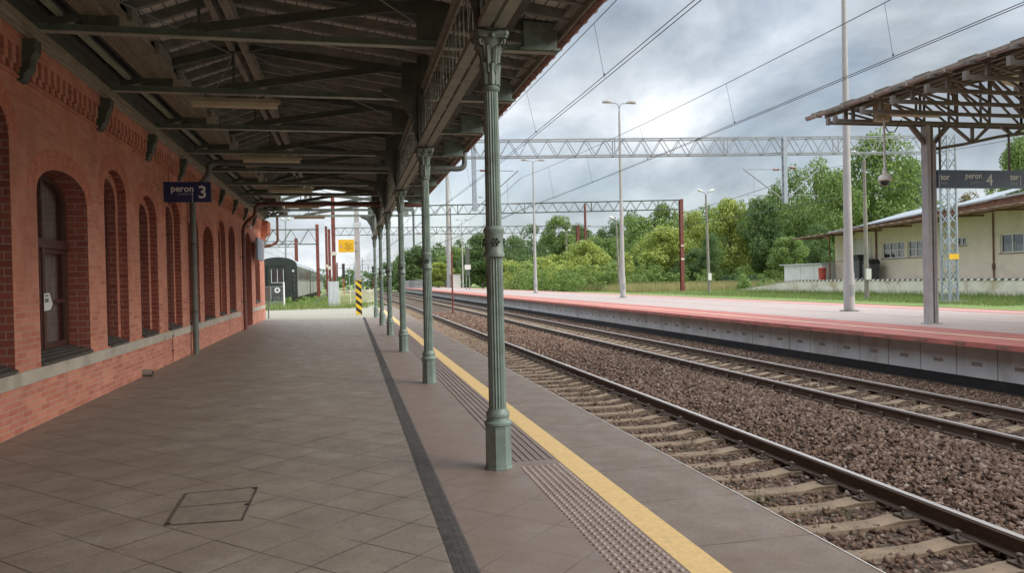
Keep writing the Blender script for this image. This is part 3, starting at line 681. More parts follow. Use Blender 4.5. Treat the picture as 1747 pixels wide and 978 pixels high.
# white globe lamp, wall sign and box at the far end
gl_=thing('wall_lamp','small round white lamp high on the brick wall near its far corner','lamp',wl(0,30.3,3.85))
MB().ball(wl(.13,30.3,3.85),.085).build('globe','paint_white',gl_,smooth=60); MB().tube([wl(0,30.3,3.85),wl(.08,30.3,3.85)],.04,10).build('base','galv',gl_)
ws=thing('wall_sign','pale blue grey sign board on the far end of the brick wall','sign',wl(0,33.0,2.9))
m=MB(); P=[wl(.26,31.6,2.62),wl(.26,33.9,2.62),wl(.26,33.9,3.52),wl(.26,31.6,3.52)]; Q=[p+Vector((-.08,0,0)) for p in P]
m.add(P+Q,[(0,1,2,3),(7,6,5,4),(0,4,5,1),(1,5,6,2),(2,6,7,3),(3,7,4,0)]); m.build('board','sign_grey',ws)
m=MB(); [m.bar(wl(0,y,z),wl(.19,y,z),.03) for y in (31.9,33.6) for z in (2.8,3.3)]; m.build('bracket','galv',ws)
eb=thing('electric_box','grey metal electric box at the far corner of the brick building','electric box',wl(0,36.85,.9))
m=MB(); c=wl(.12,36.95,1.2); c.x-=.13; m.box(c.x-.05,c.x+.24,c.y-.1,c.y+.25,.90,1.5); m.build('case','pipe_grey',eb)
m=MB(); m.box(c.x+.24,c.x+.246,c.y-.07,c.y+.22,.93,1.47); m.build('door','galv',eb)
m=MB(); m.tube([(c.x+.12,c.y+.1,0),(c.x+.12,c.y+.1,.88)],.03,8); m.build('cable_duct','pipe_grey',eb)

# ================================================================== CANOPY OVER PLATFORM 3
GX=1.21; COLS=[6.26,11.83,17.40,22.95,28.45,34.6]; ALLC=[-10.45,-4.88,.69]+COLS
cp=thing('platform_canopy','long dark iron and timber canopy roof over the station platform','canopy',(-.3,15,4.6))
RX,RZ=-1.6,5.62; LX,LZ=-2.72,5.20; EX,EZ=2.98,4.98
def roofz(x): return LZ+(RZ-LZ)*(x-LX)/(RX-LX) if x<RX else RZ+(EZ-RZ)*(x-RX)/(EX-RX)
Y0,Y1=-9,31.6
dk=MB()
for (xa,xb) in ((LX-.35,RX),(RX,EX)):
    za,zb_=roofz(xa),roofz(xb); dk.add([(xa,Y0,za),(xb,Y0,zb_),(xb,Y1,zb_),(xa,Y1,za),(xa,Y0,za+.04),(xb,Y0,zb_+.04),(xb,Y1,zb_+.04),(xa,Y1,za+.04)],[(0,1,2,3),(4,7,6,5),(0,4,5,1),(1,5,6,2),(2,6,7,3),(3,7,4,0)])
dk.build('roof_boards','deck_boards',cp)
tl=MB(); 
for (xa,xb) in ((LX-.5,RX),(RX,EX+.12)):
    za,zb_=roofz(xa)+.06,roofz(xb)+.06; tl.add([(xa,Y0,za),(xb,Y0,zb_),(xb,Y1,zb_),(xa,Y1,za),(xa,Y0,za+.05),(xb,Y0,zb_+.05),(xb,Y1,zb_+.05),(xa,Y1,za+.05)],[(0,1,2,3),(4,7,6,5),(0,4,5,1),(1,5,6,2),(2,6,7,3),(3,7,4,0)])
tl.build('roof_covering','tile_red',cp)
y=-8.7; rl=MB()
while y<Y1:
    for xa,xb in ((LX,RX-.05),(RX+.05,EX-.05)):
        rl.bar((xa,y,roofz(xa)-.065),(xb,y,roofz(xb)-.065),.075,.13)
    y+=.56
stuff(rl.build('rafters','rafter_grey',cp))
pu=MB()
for x,w,h,dz in ((RX-.11,.09,.16,.20),(RX+.09,.12,.18,.22)): pu.box(x-w/2,x+w/2,Y0,Y1+2,roofz(x)-dz-h/2,roofz(x)-dz+h/2)
pu.build('ridge_beams','timber',cp)
pu=MB(); 
for x in (2.1,): pu.box(x-.05,x+.05,Y0,Y1,roofz(x)-.26,roofz(x)-.13)
pu.build('purlins','iron_dark',cp)
# boxed gutter along the wall: planks running lengthwise
for nm,x0,x1,z,mt in (('wall_plank',-3.52,-3.40,4.84,'plank_dark'),('blue_plank',-3.395,-3.27,4.93,'timber_blue'),('green_plank',-3.265,-3.19,4.80,'timber_green'),('grey_plank',-3.185,-3.03,4.96,'plank_dark')):
    MB().box(x0,x1,Y0,36.3,z,z+.05).build(nm,mt,cp)
MB().box(-3.75,-2.66,Y0,36.3,5.06,5.12).build('gutter_lining','plank_dark',cp); MB().box(-3.75,-3.53,Y0,36.3,4.66,5.06).build('wall_boarding','plank_dark',cp)
gb=MB(); gb.box(-3.02,-2.74,Y0,36.2,4.84,5.10)
for i in range(7): gb.box(-3.015+i*.041,-2.985+i*.041,Y0,36.2,4.826,4.84)
gb.box(-2.74,-2.66,Y0,36.2,4.90,5.12); gb.build('gutter_beam','timber_brown',cp)
y=-8; gs=MB()
while y<36: MB().box(-2.66,-2.60,y,y+.9,4.98,5.16).build('cleat','timber',cp); y+=1.41
# trusses
for ty in TY:
    t=MB(); t.box(-3.5,2.76,ty-.012,ty+.012,4.63,4.72); tr=t.build('truss','iron_green',cp); t=MB(); t.box(-3.5,2.76,ty-.055,ty+.055,4.617,4.629); t.build('tie_flange','iron_green_sunlit',tr)
    w=MB(); w.tube([(-1.7,ty,4.7),(-1.7,ty,5.5)],.018,6); w.prism([(-1.95,4.72),(-1.45,4.72),(-1.6,4.80),(-1.8,4.80)],'y',ty-.02,ty+.02)
    w.bar((-1.65,ty,4.75),(1.05,ty,5.19),.05,.11); w.bar((-3.35,ty,4.74),(-2.95,ty,4.84),.05,.09); w.box(-2.98,-2.60,ty-.03,ty+.03,4.72,4.84)
    w.bar((-2.7,ty,5.07),(RX,ty,RZ-.25),.06,.12); w.bar((RX,ty,RZ-.25),(2.72,ty,4.92),.06,.12); w.build('web_members','iron_dark',tr)
    p_=MB(); p_.box(.93,1.36,ty-.035,ty+.035,4.73,5.22); p_.build('post_plate','iron_dark',tr)
    e=MB(); e.box(2.33,2.78,ty-.09,ty+.09,4.66,5.0); e.box(2.28,2.82,ty-.11,ty+.11,4.632,4.66); e.build('eave_bracket','iron_teal',tr)
rd=MB()
for i in range(len(TY)-1):
    a,b=TY[i],TY[i+1]
    if i%2==0: rd.tube([(-2.6,b,5.02),(-1.7,a,5.25)],.009,5); rd.tube([(-1.5,a,5.3),(.9,b,4.95)],.009,5)
    else: rd.tube([(-2.6,a,5.02),(-1.7,b,5.25)],.009,5); rd.tube([(-1.5,b,5.3),(.9,a,4.95)],.009,5)
rd.build('wind_bracing','galv',cp)
# lattice girder over the columns
for i in range(len(ALLC)-1):
    a,b=ALLC[i],ALLC[i+1]
    m=MB(); m.box(1.095,1.195,a+.1,b-.1,3.70,3.76); m.box(1.225,1.325,a+.1,b-.1,3.70,3.76)
    q=a+.4
    while q<b-.3: m.box(1.19,1.23,q,q+.10,3.715,3.75); q+=.62
    m.box(1.165,1.255,a,b,4.60,4.64); m.box(1.20,1.22,a,b,4.50,4.60)
    g_=m.build('girder','iron_pale',cp)
    m=MB(); k=18; st_=(b-a-.5)/k
    for j in range(k+1):
        y=a+.25+j*st_; m.box(1.206,1.214,y-.006,y+.006,3.76,4.5)
        zz=(3.98,4.12,4.30)[j%3]; m.box(1.20,1.22,y-.016,y+.016,zz,zz+.035)
    for j in range(0,k-1,2):
        y=a+.25+j*st_; (m.bar((1.203,y,3.77),(1.203,y+st_*2,4.49),.006,.016) if j%4==0 else m.bar((1.217,y+st_*2,3.77),(1.217,y,4.49),.006,.016))
    m.build('ornamental_grille','iron_pale',g_)
for y in ALLC:
    m=MB(); m.box(1.12,1.30,y-.09,y+.09,3.68,5.12); m.box(1.16,1.26,y-.105,y+.105,3.68,5.12); p=m.build('post','iron_dark',cp)
    m=MB(); m.prism([(1.115,3.70),(1.115,4.61),(.55,4.61),(.60,4.52),(.86,4.40),(1.02,4.12)],'y',y-.03,y+.03); m.build('curved_bracket','iron_dark',p)
# eave
ev=MB(); ev.box(2.83,2.86,Y0,Y1,4.80,5.0); ev.box(2.86,2.90,Y0,Y1,4.86,4.97); ev.box(2.72,2.83,Y0,Y1,4.90,4.95); ev.build('eave_board','timber',cp)
ti=MB(); y=Y0
while y<Y1:
    n=7; pts=[(3.0+.10*math.cos(math.pi*j/(n-1)-.2),4.955+.085*math.sin(math.pi*j/(n-1)+math.pi)) for j in range(n)]
    P=[(2.92,4.99),(2.93,4.92),(2.97,4.885),(3.03,4.88),(3.08,4.91),(3.095,4.97),(3.09,5.01)]
    ti.prism(P,'y',y,y+.385); Pb=[(2.91,4.99),(2.92,4.91),(2.965,4.872),(3.035,4.868),(3.09,4.90),(3.107,4.97),(3.1,5.01)]; ti.prism(Pb,'y',y+.345,y+.387)
    y+=.39
ti.build('eave_tiles','tile_red',cp)
# ---- fluted columns
def make_column(label):
    c=thing('iron_column',label,'column',(GX,COLS[0],0),'fluted iron columns of the platform canopy')
    y=COLS[0]
    b=MB(); b.lathe([(.118,0),(.118,.015),(.112,.02),(.109,.34),(.113,.36),(.113,.365)],GX,y,8,.5); b.build('plinth','iron_teal',c)
    b=MB(); b.lathe([(.105,.365),(.118,.375),(.118,.395),(.098,.41),(.092,.43),(.100,.445),(.100,.47),(.086,.49),(.080,.51)],GX,y,24); b.build('base_moulding','iron_teal',c,smooth=35)
    s=MB()
    for z0,z1,r0,r1 in ((.505,1.80,.074,.070),(2.03,3.22,.067,.061)):
        s.lathe([(r0,z0),(r1,z1)],GX,y,72,0,18,.13)
    s.build('shaft','iron_teal',c,smooth=50)
    r=MB(); r.lathe([(.070,1.78),(.088,1.795),(.088,1.825),(.078,1.845),(.080,1.99),(.088,2.005),(.088,2.03),(.072,2.05)],GX,y,24); rg=r.build('collar','iron_teal',c,smooth=35)
    q=MB()
    for k in range(4):
        a=math.pi/2*k+math.pi/4*0-math.pi/2; ox,oy=math.cos(a),math.sin(a)
        for j in range(6):
            t=2*math.pi*j/6; u=.026*math.cos(t); w=.026*math.sin(t); q.ball((GX+ox*.084-oy*u,y+oy*.084+ox*u,1.918+w),.0125,6,4)
        q.ball((GX+ox*.086,y+oy*.086,1.918),.012,6,4)
    q.build('rosettes','iron_dark',rg)
    cap=MB(); cap.lathe([(.066,3.19),(.078,3.205),(.078,3.225),(.062,3.24),(.064,3.40),(.075,3.52),(.105,3.60),(.115,3.62)],GX,y,20)
    # acanthus leaves and corner volutes
    for row,(n,z0,z1,r0,r1,wd) in enumerate(((8,3.24,3.42,.070,.100,.05),(8,3.34,3.56,.070,.125,.05))):
        for k in range(n):
            a=2*math.pi*(k+.5*row)/n; ox,oy=math.cos(a),math.sin(a); prev=None
            for j in range(6):
                t=j/5; r_=r0+(r1-r0)*t**2.2+(.02 if j==5 else 0); z=z0+(z1-z0)*math.sin(t*1.75)/math.sin(1.57); w=wd*(1-.55*t**2)*.5*(1.15 if j%2 else .92)
                cur=((GX+ox*r_-oy*w,y+oy*r_+ox*w,z),(GX+ox*(r_+.014),y+oy*(r_+.014),z),(GX+ox*r_+oy*w,y+oy*r_-ox*w,z))
                if prev:
                    cap.quad(prev[0],prev[1],cur[1],cur[0]); cap.quad(prev[1],prev[2],cur[2],cur[1])
                prev=cur
    for k in range(4):
        a=math.pi/4+k*math.pi/2; ox,oy=math.cos(a),math.sin(a); pts=[]
        for j in range(14):
            t=j/13; an=math.pi*(1.1-2.6*t); rr=.034*(1-.62*t); pts.append((GX+ox*(.125+rr*math.cos(an)),y+oy*(.125+rr*math.cos(an)),3.585+rr*math.sin(an)))
        cap.tube([(GX+ox*.07,y+oy*.07,3.46),(GX+ox*.085,y+oy*.085,3.55)]+pts,[.008,.011]+[.013-.0004*j for j in range(14)],6)
    ab=[]
    for k in range(4):
        a=math.pi/4+k*math.pi/2
        ab+= [(GX+.175*math.cos(a-.09),y+.175*math.sin(a-.09)),(GX+.175*math.cos(a+.09),y+.175*math.sin(a+.09))]
        a2=a+math.pi/4; ab.append((GX+.105*math.cos(a2),y+.105*math.sin(a2)))
    cap.prism(ab,'z',3.62,3.64); cap.prism([(GX+(p-GX)*1.05,y+(q_-y)*1.05) for p,q_ in ab],'z',3.64,3.672)
    for k in range(4):
        a=k*math.pi/2; cap.ball((GX+.115*math.cos(a),y+.115*math.sin(a),3.635),.026,8,5)
    cap.build('capital','iron_green',c,smooth=40)
    return c
LBL=['nearest and largest fluted green iron column with octagonal plinth','second fluted green iron column, next beyond the nearest one','third fluted green iron column from the viewer','fourth fluted green iron column from the viewer','fifth fluted green iron column, last but one along the platform','farthest fluted iron column beside the striped post, the palest one']
c0=make_column(LBL[0])
for i,y in enumerate(COLS[1:]): copy_tree(c0,(GX-.006*(i+1),y,0),LBL[i+1])
# ---- strip lights under the ties
def lamp(x0,x1,y,z,label):
    l=thing('strip_light',label,'light fitting',((x0+x1)/2,y,z),'strip lights under the canopy')
    m=MB(); m.prism([(y-.06,z+.02),(y+.06,z+.02),(y+.045,z+.085),(y-.045,z+.085)],'x',x0,x1); m.build('housing','lamp_cream',l)
    m=MB(); m.prism([(y-.055,z-.035),(y-.03,z-.062),(y+.03,z-.062),(y+.055,z-.035),(y+.06,z+.019),(y-.06,z+.019)],'x',x0+.04,x1-.04); m.build('diffuser','lamp_diffuser',l)
    m=MB(); 
    for x in (x0+.25,x1-.25): m.bar((x,y,z+.08),(x,y,z+.15),.02)
    m.build('hanger','iron_dark',l); return l
for i,(a,b,y,z) in enumerate(((323,478,12.57,175),(412,515,18.21,272),(460,535,23.85,325),(484,546,29.49,351),(500,556,32.31,371))):
    A=at(a,z,y); B=at(b,z,y); lamp(A.x,B.x,y,min(4.53,A.z),['strip light nearest the viewer, hanging above the peron 3 sign','second nearest strip light under the dark canopy roof','middle one of five strip lights under the canopy','dark strip light seen against the open roof end','last strip light, silhouetted against the sky below the canopy end'][i])
# ---- rain pipes
def pipe(name,label,pts,r,mt,brk):
    t=thing(name,label,'drainpipe',pts[0]); MB().tube(pts,r,14).build('pipe',mt,t,smooth=50)
    m=MB()
    for p,q in brk: m.tube([Vector(p)-Vector((0,0,.02)),Vector(p)+Vector((0,0,.02))],r+.012,14); m.bar(p,q,.03)
    m.build('clamp','iron_dark',t); return t
def elbow(a,b,c,n=5):
    a,b,c=Vector(a),Vector(b),Vector(c); return [(a*(1-t)+b*t)*(1-t)+(b*(1-t)+c*t)*t for t in [i/n for i in range(n+1)]]
w=lambda x,y,z: tuple(wl(x,y,z))
p1=[w(.12,19.0,0),w(.12,19.0,3.55)]+elbow(w(.12,19.0,3.6),w(.12,19.0,3.85),w(.25,19.0,3.98))+elbow(w(.38,19.0,4.10),w(.50,19.0,4.2),w(.50,19.0,4.35))+elbow(w(.5,19.0,4.40),w(.5,19.0,4.56),w(.75,19.0,4.545))+[(-1.,18.98,4.5),(1.,18.97,4.47),(2.7,18.97,4.44)]+elbow((2.75,18.97,4.44),(2.95,18.97,4.44),(2.95,18.97,4.6))+[(2.95,18.97,4.87)]
pipe('drainpipe','dark grey drainpipe behind the peron 3 sign, crossing under the canopy',p1,.068,'pipe_grey',[(w(.12,19.0,1.0),w(0,19.0,1.0)),(w(.12,19.0,2.6),w(0,19.0,2.6))])
p2=[w(.12,28.3,0),w(.12,28.3,3.4)]+elbow(w(.12,28.3,3.5),w(.12,28.3,3.75),w(.28,28.3,3.88))+elbow(w(.42,28.3,4.0),w(.55,28.3,4.1),w(.55,28.3,4.25))+elbow(w(.55,28.3,4.3),w(.55,28.3,4.5),w(.8,28.3,4.5))+[(-1.,28.3,4.5),(2.7,28.3,4.45)]+elbow((2.75,28.3,4.45),(2.95,28.3,4.45),(2.95,28.3,4.6))+[(2.95,28.3,4.87)]
pipe('drainpipe','brown drainpipe farther along the brick wall, before the door',p2,.066,'pipe_brown',[(w(.12,28.3,1.0),w(0,28.3,1.0)),(w(.12,28.3,2.6),w(0,28.3,2.6))])
p3=[w(.05,36.4,3.35)]+elbow(w(.15,36.4,3.38),w(.65,36.45,3.45),w(.65,36.45,3.7))+[w(.65,36.45,4.8)]
pipe('drainpipe','short reddish bent drainpipe at the far corner of the roof',p3,.055,'pipe_brown',[])
# ---- platform 3 sign
s3y=16.6; A=at(278,310,s3y); B=at(360,344.5,s3y)
s3=thing('platform_sign','dark blue platform sign reading peron 3 projecting from the brick wall','sign',(A.x,s3y,(A.z+B.z)/2))
MB().box(A.x,B.x,s3y,s3y+.10,B.z,A.z).build('board','sign_blue',s3)
W_=B.x-A.x; Hh=A.z-B.z; T=MB()
text_on(T,'peron',.185,A.x+W_*.155,s3y-.003,B.z+Hh*.52,.004); T.box(A.x+W_*.605,A.x+W_*.615,s3y-.003,s3y-.001,B.z+Hh*.0,B.z+Hh*.70)
text_on(T,'3',.36,A.x+W_*.725,s3y-.003,B.z+Hh*.20,.006); T.build('lettering','sign_white',s3)
T=MB(); text_on(T,'platform',.09,A.x+W_*.30,s3y-.003,B.z+Hh*.34,0); T.build('small_lettering','sign_grey',s3)
m=MB(); 
for z in (B.z+.1,A.z-.1): m.bar(wl(0,s3y+.05,z),(A.x,s3y+.05,z),.04)
m.build('bracket','iron_dark',s3)
# ================================================================== OVERHEAD LINE GANTRIES
def truss_mb(A,B,zb,zt,wd,pan,r=.05):
    A=Vector((A[0],A[1],0)); B=Vector((B[0],B[1],0)); d=(B-A).normalized(); nrm=Vector((-d.y,d.x,0)); L=(B-A).length; n=max(2,int(L/pan)); m=MB()
    pt=lambda i,s,z: A+d*(L*i/n)+nrm*(s*wd/2)+Vector((0,0,z))
    for s in (-1,1):
        for z in (zb,zt): m.bar(pt(0,s,z),pt(n,s,z),r*1.5)
        for i in range(n):
            m.bar(pt(i,s,zb),pt(i+.5,s,zt),r*.8); m.bar(pt(i+.5,s,zt),pt(i+1,s,zb),r*.8)
            if i%6==0: m.bar(pt(i,s,zb),pt(i,s,zt),r)
    for i in range(n):
        if i%2==0: m.bar(pt(i,-1,zb),pt(i,1,zb),r*.8); m.bar(pt(i+.5,-1,zt),pt(i+.5,1,zt),r*.8)
    return m
def mast_mb(x,y,z0,z1,w,lattice):
    m=MB()
    if lattice:
        for a in (-1,1):
            for b in (-1,1): m.bar((x+a*w/2,y+b*w/2,z0),(x+a*w/2,y+b*w/2,z1),.09)
        n=int((z1-z0)/(w*1.1))
        for i in range(n):
            za=z0+(z1-z0)*i/n; zb=z0+(z1-z0)*(i+1)/n; s=1 if i%2 else -1
            for b in (-1,1): m.bar((x-s*w/2,y+b*w/2,za),(x+s*w/2,y+b*w/2,zb),.045)
            for a in (-1,1): m.bar((x+a*w/2,y-s*w/2,za),(x+a*w/2,y+s*w/2,zb),.045)
    else:
        m.box(x-w/2,x+w/2,y-w*.5,y-w*.42,z0,z1); m.box(x-w/2,x+w/2,y+w*.42,y+w*.5,z0,z1); m.box(x-w*.07,x+w*.07,y-w*.42,y+w*.42,z0,z1)
        z=z0+.4
        while z<z1: m.box(x-w*.52,x+w*.52,y-w*.53,y-w*.5,z,z+.10); z+=.8
    return m
def lerp(A,B,t): return (A[0]+(B[0]-A[0])*t,A[1]+(B[1]-A[1])*t)
def arm(par,mat,px,py,side,zt,zb,reach,yo=0):
    m=MB(); m.tube([(px,py,zb),(px+side*reach,py,zt)],.035,8); m.tube([(px,py,zt-.02),(px+side*reach*.9,py,zt-.02)],.022,8); m.tube([(px+side*reach*.75,py,zt-(zt-zb)*.30),(px+side*reach*.75,py,zb+.35),],.012,6); m.tube([(px+side*reach*.3,py,zb+.35),(px+side*reach*.95,py,zb+.30)],.02,6)
    o=m.build('cantilever_arm',mat,par)
    m=MB()
    for k in range(4): m.lathe([(.03,zt-.0+.0),(.03,zt)],px,py,6) if False else None
    m.tube([(px+side*.35,py,zt-.02),(px+side*.42,py,zt-.02),(px+side*.45,py,zt-.02),(px+side*.7,py,zt-.02)],[.05,.07,.05,.06],8); m.build('insulator','insulator',o)
def drop(par,mat,px,py,ztop,zbot):
    m=MB(); m.box(px-.11,px+.11,py-.11,py-.06,zbot,ztop); m.box(px-.11,px+.11,py+.06,py+.11,zbot,ztop)
    z=zbot+.1
    while z<ztop: m.box(px-.10,px+.10,py-.06,py+.06,z,z+.05); z+=.5
    return m.build('drop_post',mat,par)
# the near one
zb,zt=8.35,9.25
g1A=gz(820,268,zb); g1B=gz(1560,256,zb); dv=(g1B-g1A); B=Vector((33.5,36.91,0)); A=g1A-dv*.22
g1=thing('catenary_gantry','near galvanised lattice gantry spanning both tracks and the opposite platform','gantry',(33.6,B.y,-.3))
truss_mb(A,B,zb,zt,.62,1.05,.045).build('truss','galv',g1)
mast_mb(33.75,B.y,-.3,9.35,.55,True).build('mast','galv_blue',g1); MB().box(33.2,34.5,B.y-.5,B.y+.5,-.35,-.18).build('mast_foot','dock_top',g1); MB().box(33.42,34.08,B.y-.36,B.y-.34,2.2,2.5).build('number_plate','sign_yellow',g1)
p=gz(808,268,zb); dp=drop(g1,'galv_blue',p.x,p.y,zt,at(812,360,p.y).z); arm(dp,'galv',p.x,p.y,1,at(884,291,p.y).z,at(812,358,p.y).z,at(884,291,p.y).x-p.x)
p=gz(1338,260,zb); dp=drop(g1,'galv_blue',p.x,p.y,zt,at(1339,347,p.y).z); arm(dp,'galv',p.x,p.y,-1,at(1268,288,p.y).z,at(1336,343,p.y).z,p.x-at(1268,288,p.y).x); arm(dp,'galv',p.x,p.y,1,at(1268,288,p.y).z+.1,at(1336,343,p.y).z,2.2)
# second, rust brown
zb,zt=9.4,10.5; B=Vector((38.3,82.2,0)); q=gz(720,367,zb); A=B+(q-B)*1.12; A.z=0
g2=thing('catenary_gantry','middle rust brown gantry ending at a tall rusty mast in the grass','gantry',(38.3,82.2,-.3))
truss_mb(A,B,zb,zt,.6,1.3,.05).build('truss','iron_dark',g2); mast_mb(38.35,82.2,-.3,10.6,.42,False).build('mast','rust_red',g2)
m=MB(); m.box(38.14,38.56,81.95,81.965,3.45,3.65); m.box(38.14,38.56,81.95,81.965,5.05,5.2); m.build('mast_band','rust_band',g2)
MB().box(37.8,38.9,81.7,82.7,-.4,-.2).build('mast_foot','concrete_old',g2)
for a,b in (((998,358),(1000,408)),((705,367),(706,420))):
    t=(a[0]-720)/(1160-720); P=A+(B-A)*(.11+.89*t); P=gz(a[0],a[1]+5,zb); dp=drop(g2,'rust_red' if a[0]>900 else 'iron_dark',P.x,P.y,zt,at(b[0],b[1],P.y).z); arm(dp,'iron_dark',P.x,P.y,1,at(b[0],b[1],P.y).z+1.6,at(b[0],b[1],P.y).z,3.)
zb,zt=9.5,10.7; B=Vector((39.1,125.6,0)); q=gz(720,400,zb); A=B+(q-B)*1.55
g3=thing('catenary_gantry','far rusty gantry crossing low in front of the trees, behind the middle one','gantry',(39.1,125.6,-.3))
truss_mb(A,B,zb,zt,.6,1.4,.055).build('truss','iron_dark',g3); mast_mb(39.2,125.6,-.3,10.8,.5,False).build('mast','rust_red',g3)
m=MB(); m.box(38.9,39.5,125.3,125.32,3.6,3.9); m.box(38.9,39.5,125.3,125.32,6.2,6.5); m.build('mast_band','rust_band',g3)
# farther gantries of the station throat and the siding on the left
def far_gantry(label,A,B,zb,zt,masts,mt='iron_dark'):
    g=thing('catenary_gantry',label,'gantry',(A[0],A[1],-.7)); truss_mb(A,B,zb,zt,.5,1.5,.06).build('truss',mt,g)
    for x,y,w,top in masts: mast_mb(x,y,-.8,top,w,False).build('mast','rust_red',g)
    return g
Y=85; P0=at(541,395,Y); P1=at(420,396,Y)
far_gantry('rusty gantry over the siding behind the old green carriages',(P1.x,Y),(P0.x,Y),at(500,417,Y).z,at(500,392,Y).z,[(P0.x,Y,.34,at(540,383,Y).z)])
Y=150; P0=at(505,410,Y); P1=at(430,410,Y)
far_gantry('small distant gantry left of the carriage roof, behind the siding gantry',(P1.x,Y),(P0.x,Y),at(480,422,Y).z,at(480,412,Y).z,[(P0.x,Y,.6,at(502,407,Y).z)])
Y=240; P0=at(760,430,Y); P1=at(690,430,Y)
far_gantry('tiny far gantry seen past the second column, over the bend of the tracks',(P1.x,Y),(P0.x,Y),at(745,432,Y).z,at(745,423,Y).z,[(P0.x,Y,.9,at(760,421,Y).z)])
Y=330; P0=at(690,455,Y); P1=at(560,456,Y)
far_gantry('hazy gantry at the end of the tracks behind the striped post',(P1.x,Y),(P0.x,Y),at(600,458,Y).z,at(600,452,Y).z,[(at(575,450,Y).x,Y,.6,at(575,448,Y).z),(at(640,450,Y).x,Y,.6,at(640,446,Y).z)],'far_dull')
def rust_mast(label,px,top,base,Y,w):
    a=at(px,top,Y); z0=-.7; t=thing('steel_mast',label,'mast',(a.x,Y,z0)); mast_mb(a.x,Y,z0,a.z,w*.72,False).build('column','rust_red',t)
    m=MB(); m.box(a.x-w*.55,a.x+w*.55,Y-w*.58,Y-w*.54,a.z*.42,a.z*.42+.35); m.build('band','rust_band',t); return t
rust_mast('tall bright rusty mast rising above the grey fence panel',567,330,480,72,.48)
rust_mast('slimmer dark mast left of the tall rusty one behind the grey fence panel',556,386,480,86,.36)
rust_mast('short rusty mast tucked between the two masts behind the grey panel',561,391,480,79,.36)
# ---- wires
def span_z(y,lo,hi,a,b): t=(y-(a+b)/2)/((b-a)/2); return lo+(hi-lo)*t*t
def catenary(x,label,sup,zc,lo,hi,wr=.008,twin=True,y0=-28,drops=5.2):
    t=thing('overhead_line',label,'overhead wires',(x,sup[1],zc))
    M_=MB();C_=MB();D_=MB()
    for a,b in zip(sup[:-1],sup[1:]):
        n=14; pts=[]
        for i in range(n+1):
            y=a+(b-a)*i/n; pts.append((x+bend(y),y,span_z(y,lo,hi,a,b)))
        M_.tube(pts,wr*(1 if a<35 else 1.7),5)
        off=(.045,-.045) if twin else (0,)
        for o in off: C_.tube([(x+o+bend(y)+(.25*math.sin(y*.06)),y,zc+.10*((y-(a+b)/2)/((b-a)/2))**2) for y in [a+(b-a)*i/10 for i in range(11)]],wr*.9*(1 if a<35 else 1.6),5)
        k=int((b-a)/drops)
        for i in range(1,k):
            y=a+(b-a)*i/k
            D_=MB(); D_.tube([(x+bend(y),y,span_z(y,lo,hi,a,b)),(x+bend(y)+.25*math.sin(y*.06),y,zc+.10*((y-(a+b)/2)/((b-a)/2))**2)],.0042*(1 if a<35 else 2),4)
            D_.ball((x+bend(y)+.25*math.sin(y*.06),y,zc+.06),.022,6,4); D_.build('dropper','wire',t)
    M_.build('carrier_wire','wire',t); C_.build('contact_wire','wire',t)
catenary(4.46,'overhead wires above the near track with thin hanging droppers',[-24,39.5,86,127,180],5.24,6.2,7.0)
catenary(9.09,'overhead wires above the far track passing in front of the tall lamp post',[-22,39,85,127,180],5.27,6.2,7.0)
catenary(25.8,'thin overhead wires beyond the opposite platform, below the near gantry',[-10,37.5,83,126,190],5.5,6.5,7.4,.010,True,-10,7)
catenary(-9.5,'thin overhead wires of the siding above the old carriages',[40,85,150,260],5.6,6.6,7.6,.012,False,40,9)

# ================================================================== LAMP POSTS
def platform_lamp(px,py,label,top=13.4):
    b=gz(px,py,.203); x,y=b.x,b.y; t=thing('platform_lamp',label,'lamp post',(x,y,.2),'tall twin lamps on the opposite platform')
    m=MB(); m.lathe([(.185,.2),(.185,1.55),(.165,1.62),(.155,2.2),(.07,top-.9),(.06,top-.6)],x,y,12); m.build('pole','concrete_pole',t,smooth=40)
    m=MB(); m.box(x-.23,x+.23,y-.23,y+.23,.203,.235); m.build('base_plate','iron_dark',t); MB().box(x-.05,x+.07,y-.19,y-.175,.75,1.15).build('hatch','galv',t)
    m=MB()
    for s in (-1,1): m.tube([(x,y,top-.7),(x+s*.03,y,top-.3),(x+s*.12,y,top-.12),(x+s*.3,y,top-.07),(x+s*.75,y,top-.05)],.03,8)
    a=m.build('arm','galv',t,smooth=60)
    for s in (-1,1):
        h=MB(); h.tube([(x+s*.5,y,top-.04),(x+s*.62,y,top-.0),(x+s*.85,y,top+.03),(x+s*1.1,y,top-.0),(x+s*1.22,y,top-.06)],[.05,.09,.125,.10,.03],10); h.build('lamp_head','concrete_pole',a,smooth=60)
    return t
for px,py,l in ((1449,531,'nearest tall concrete lamp post on the opposite platform, cut by the top of the photo'),(1063,508,'second tall lamp post with two heads standing against the sky'),(914,500,'third tall twin headed lamp post, right of the nearest column'),(833.5,494.5,'fourth twin headed lamp post, just left of the nearest column'),(790,491,'fifth, distant lamp post, between the two nearest columns'),(762,489.5,'most distant platform lamp post, beside the second column')): platform_lamp(px,py,l)
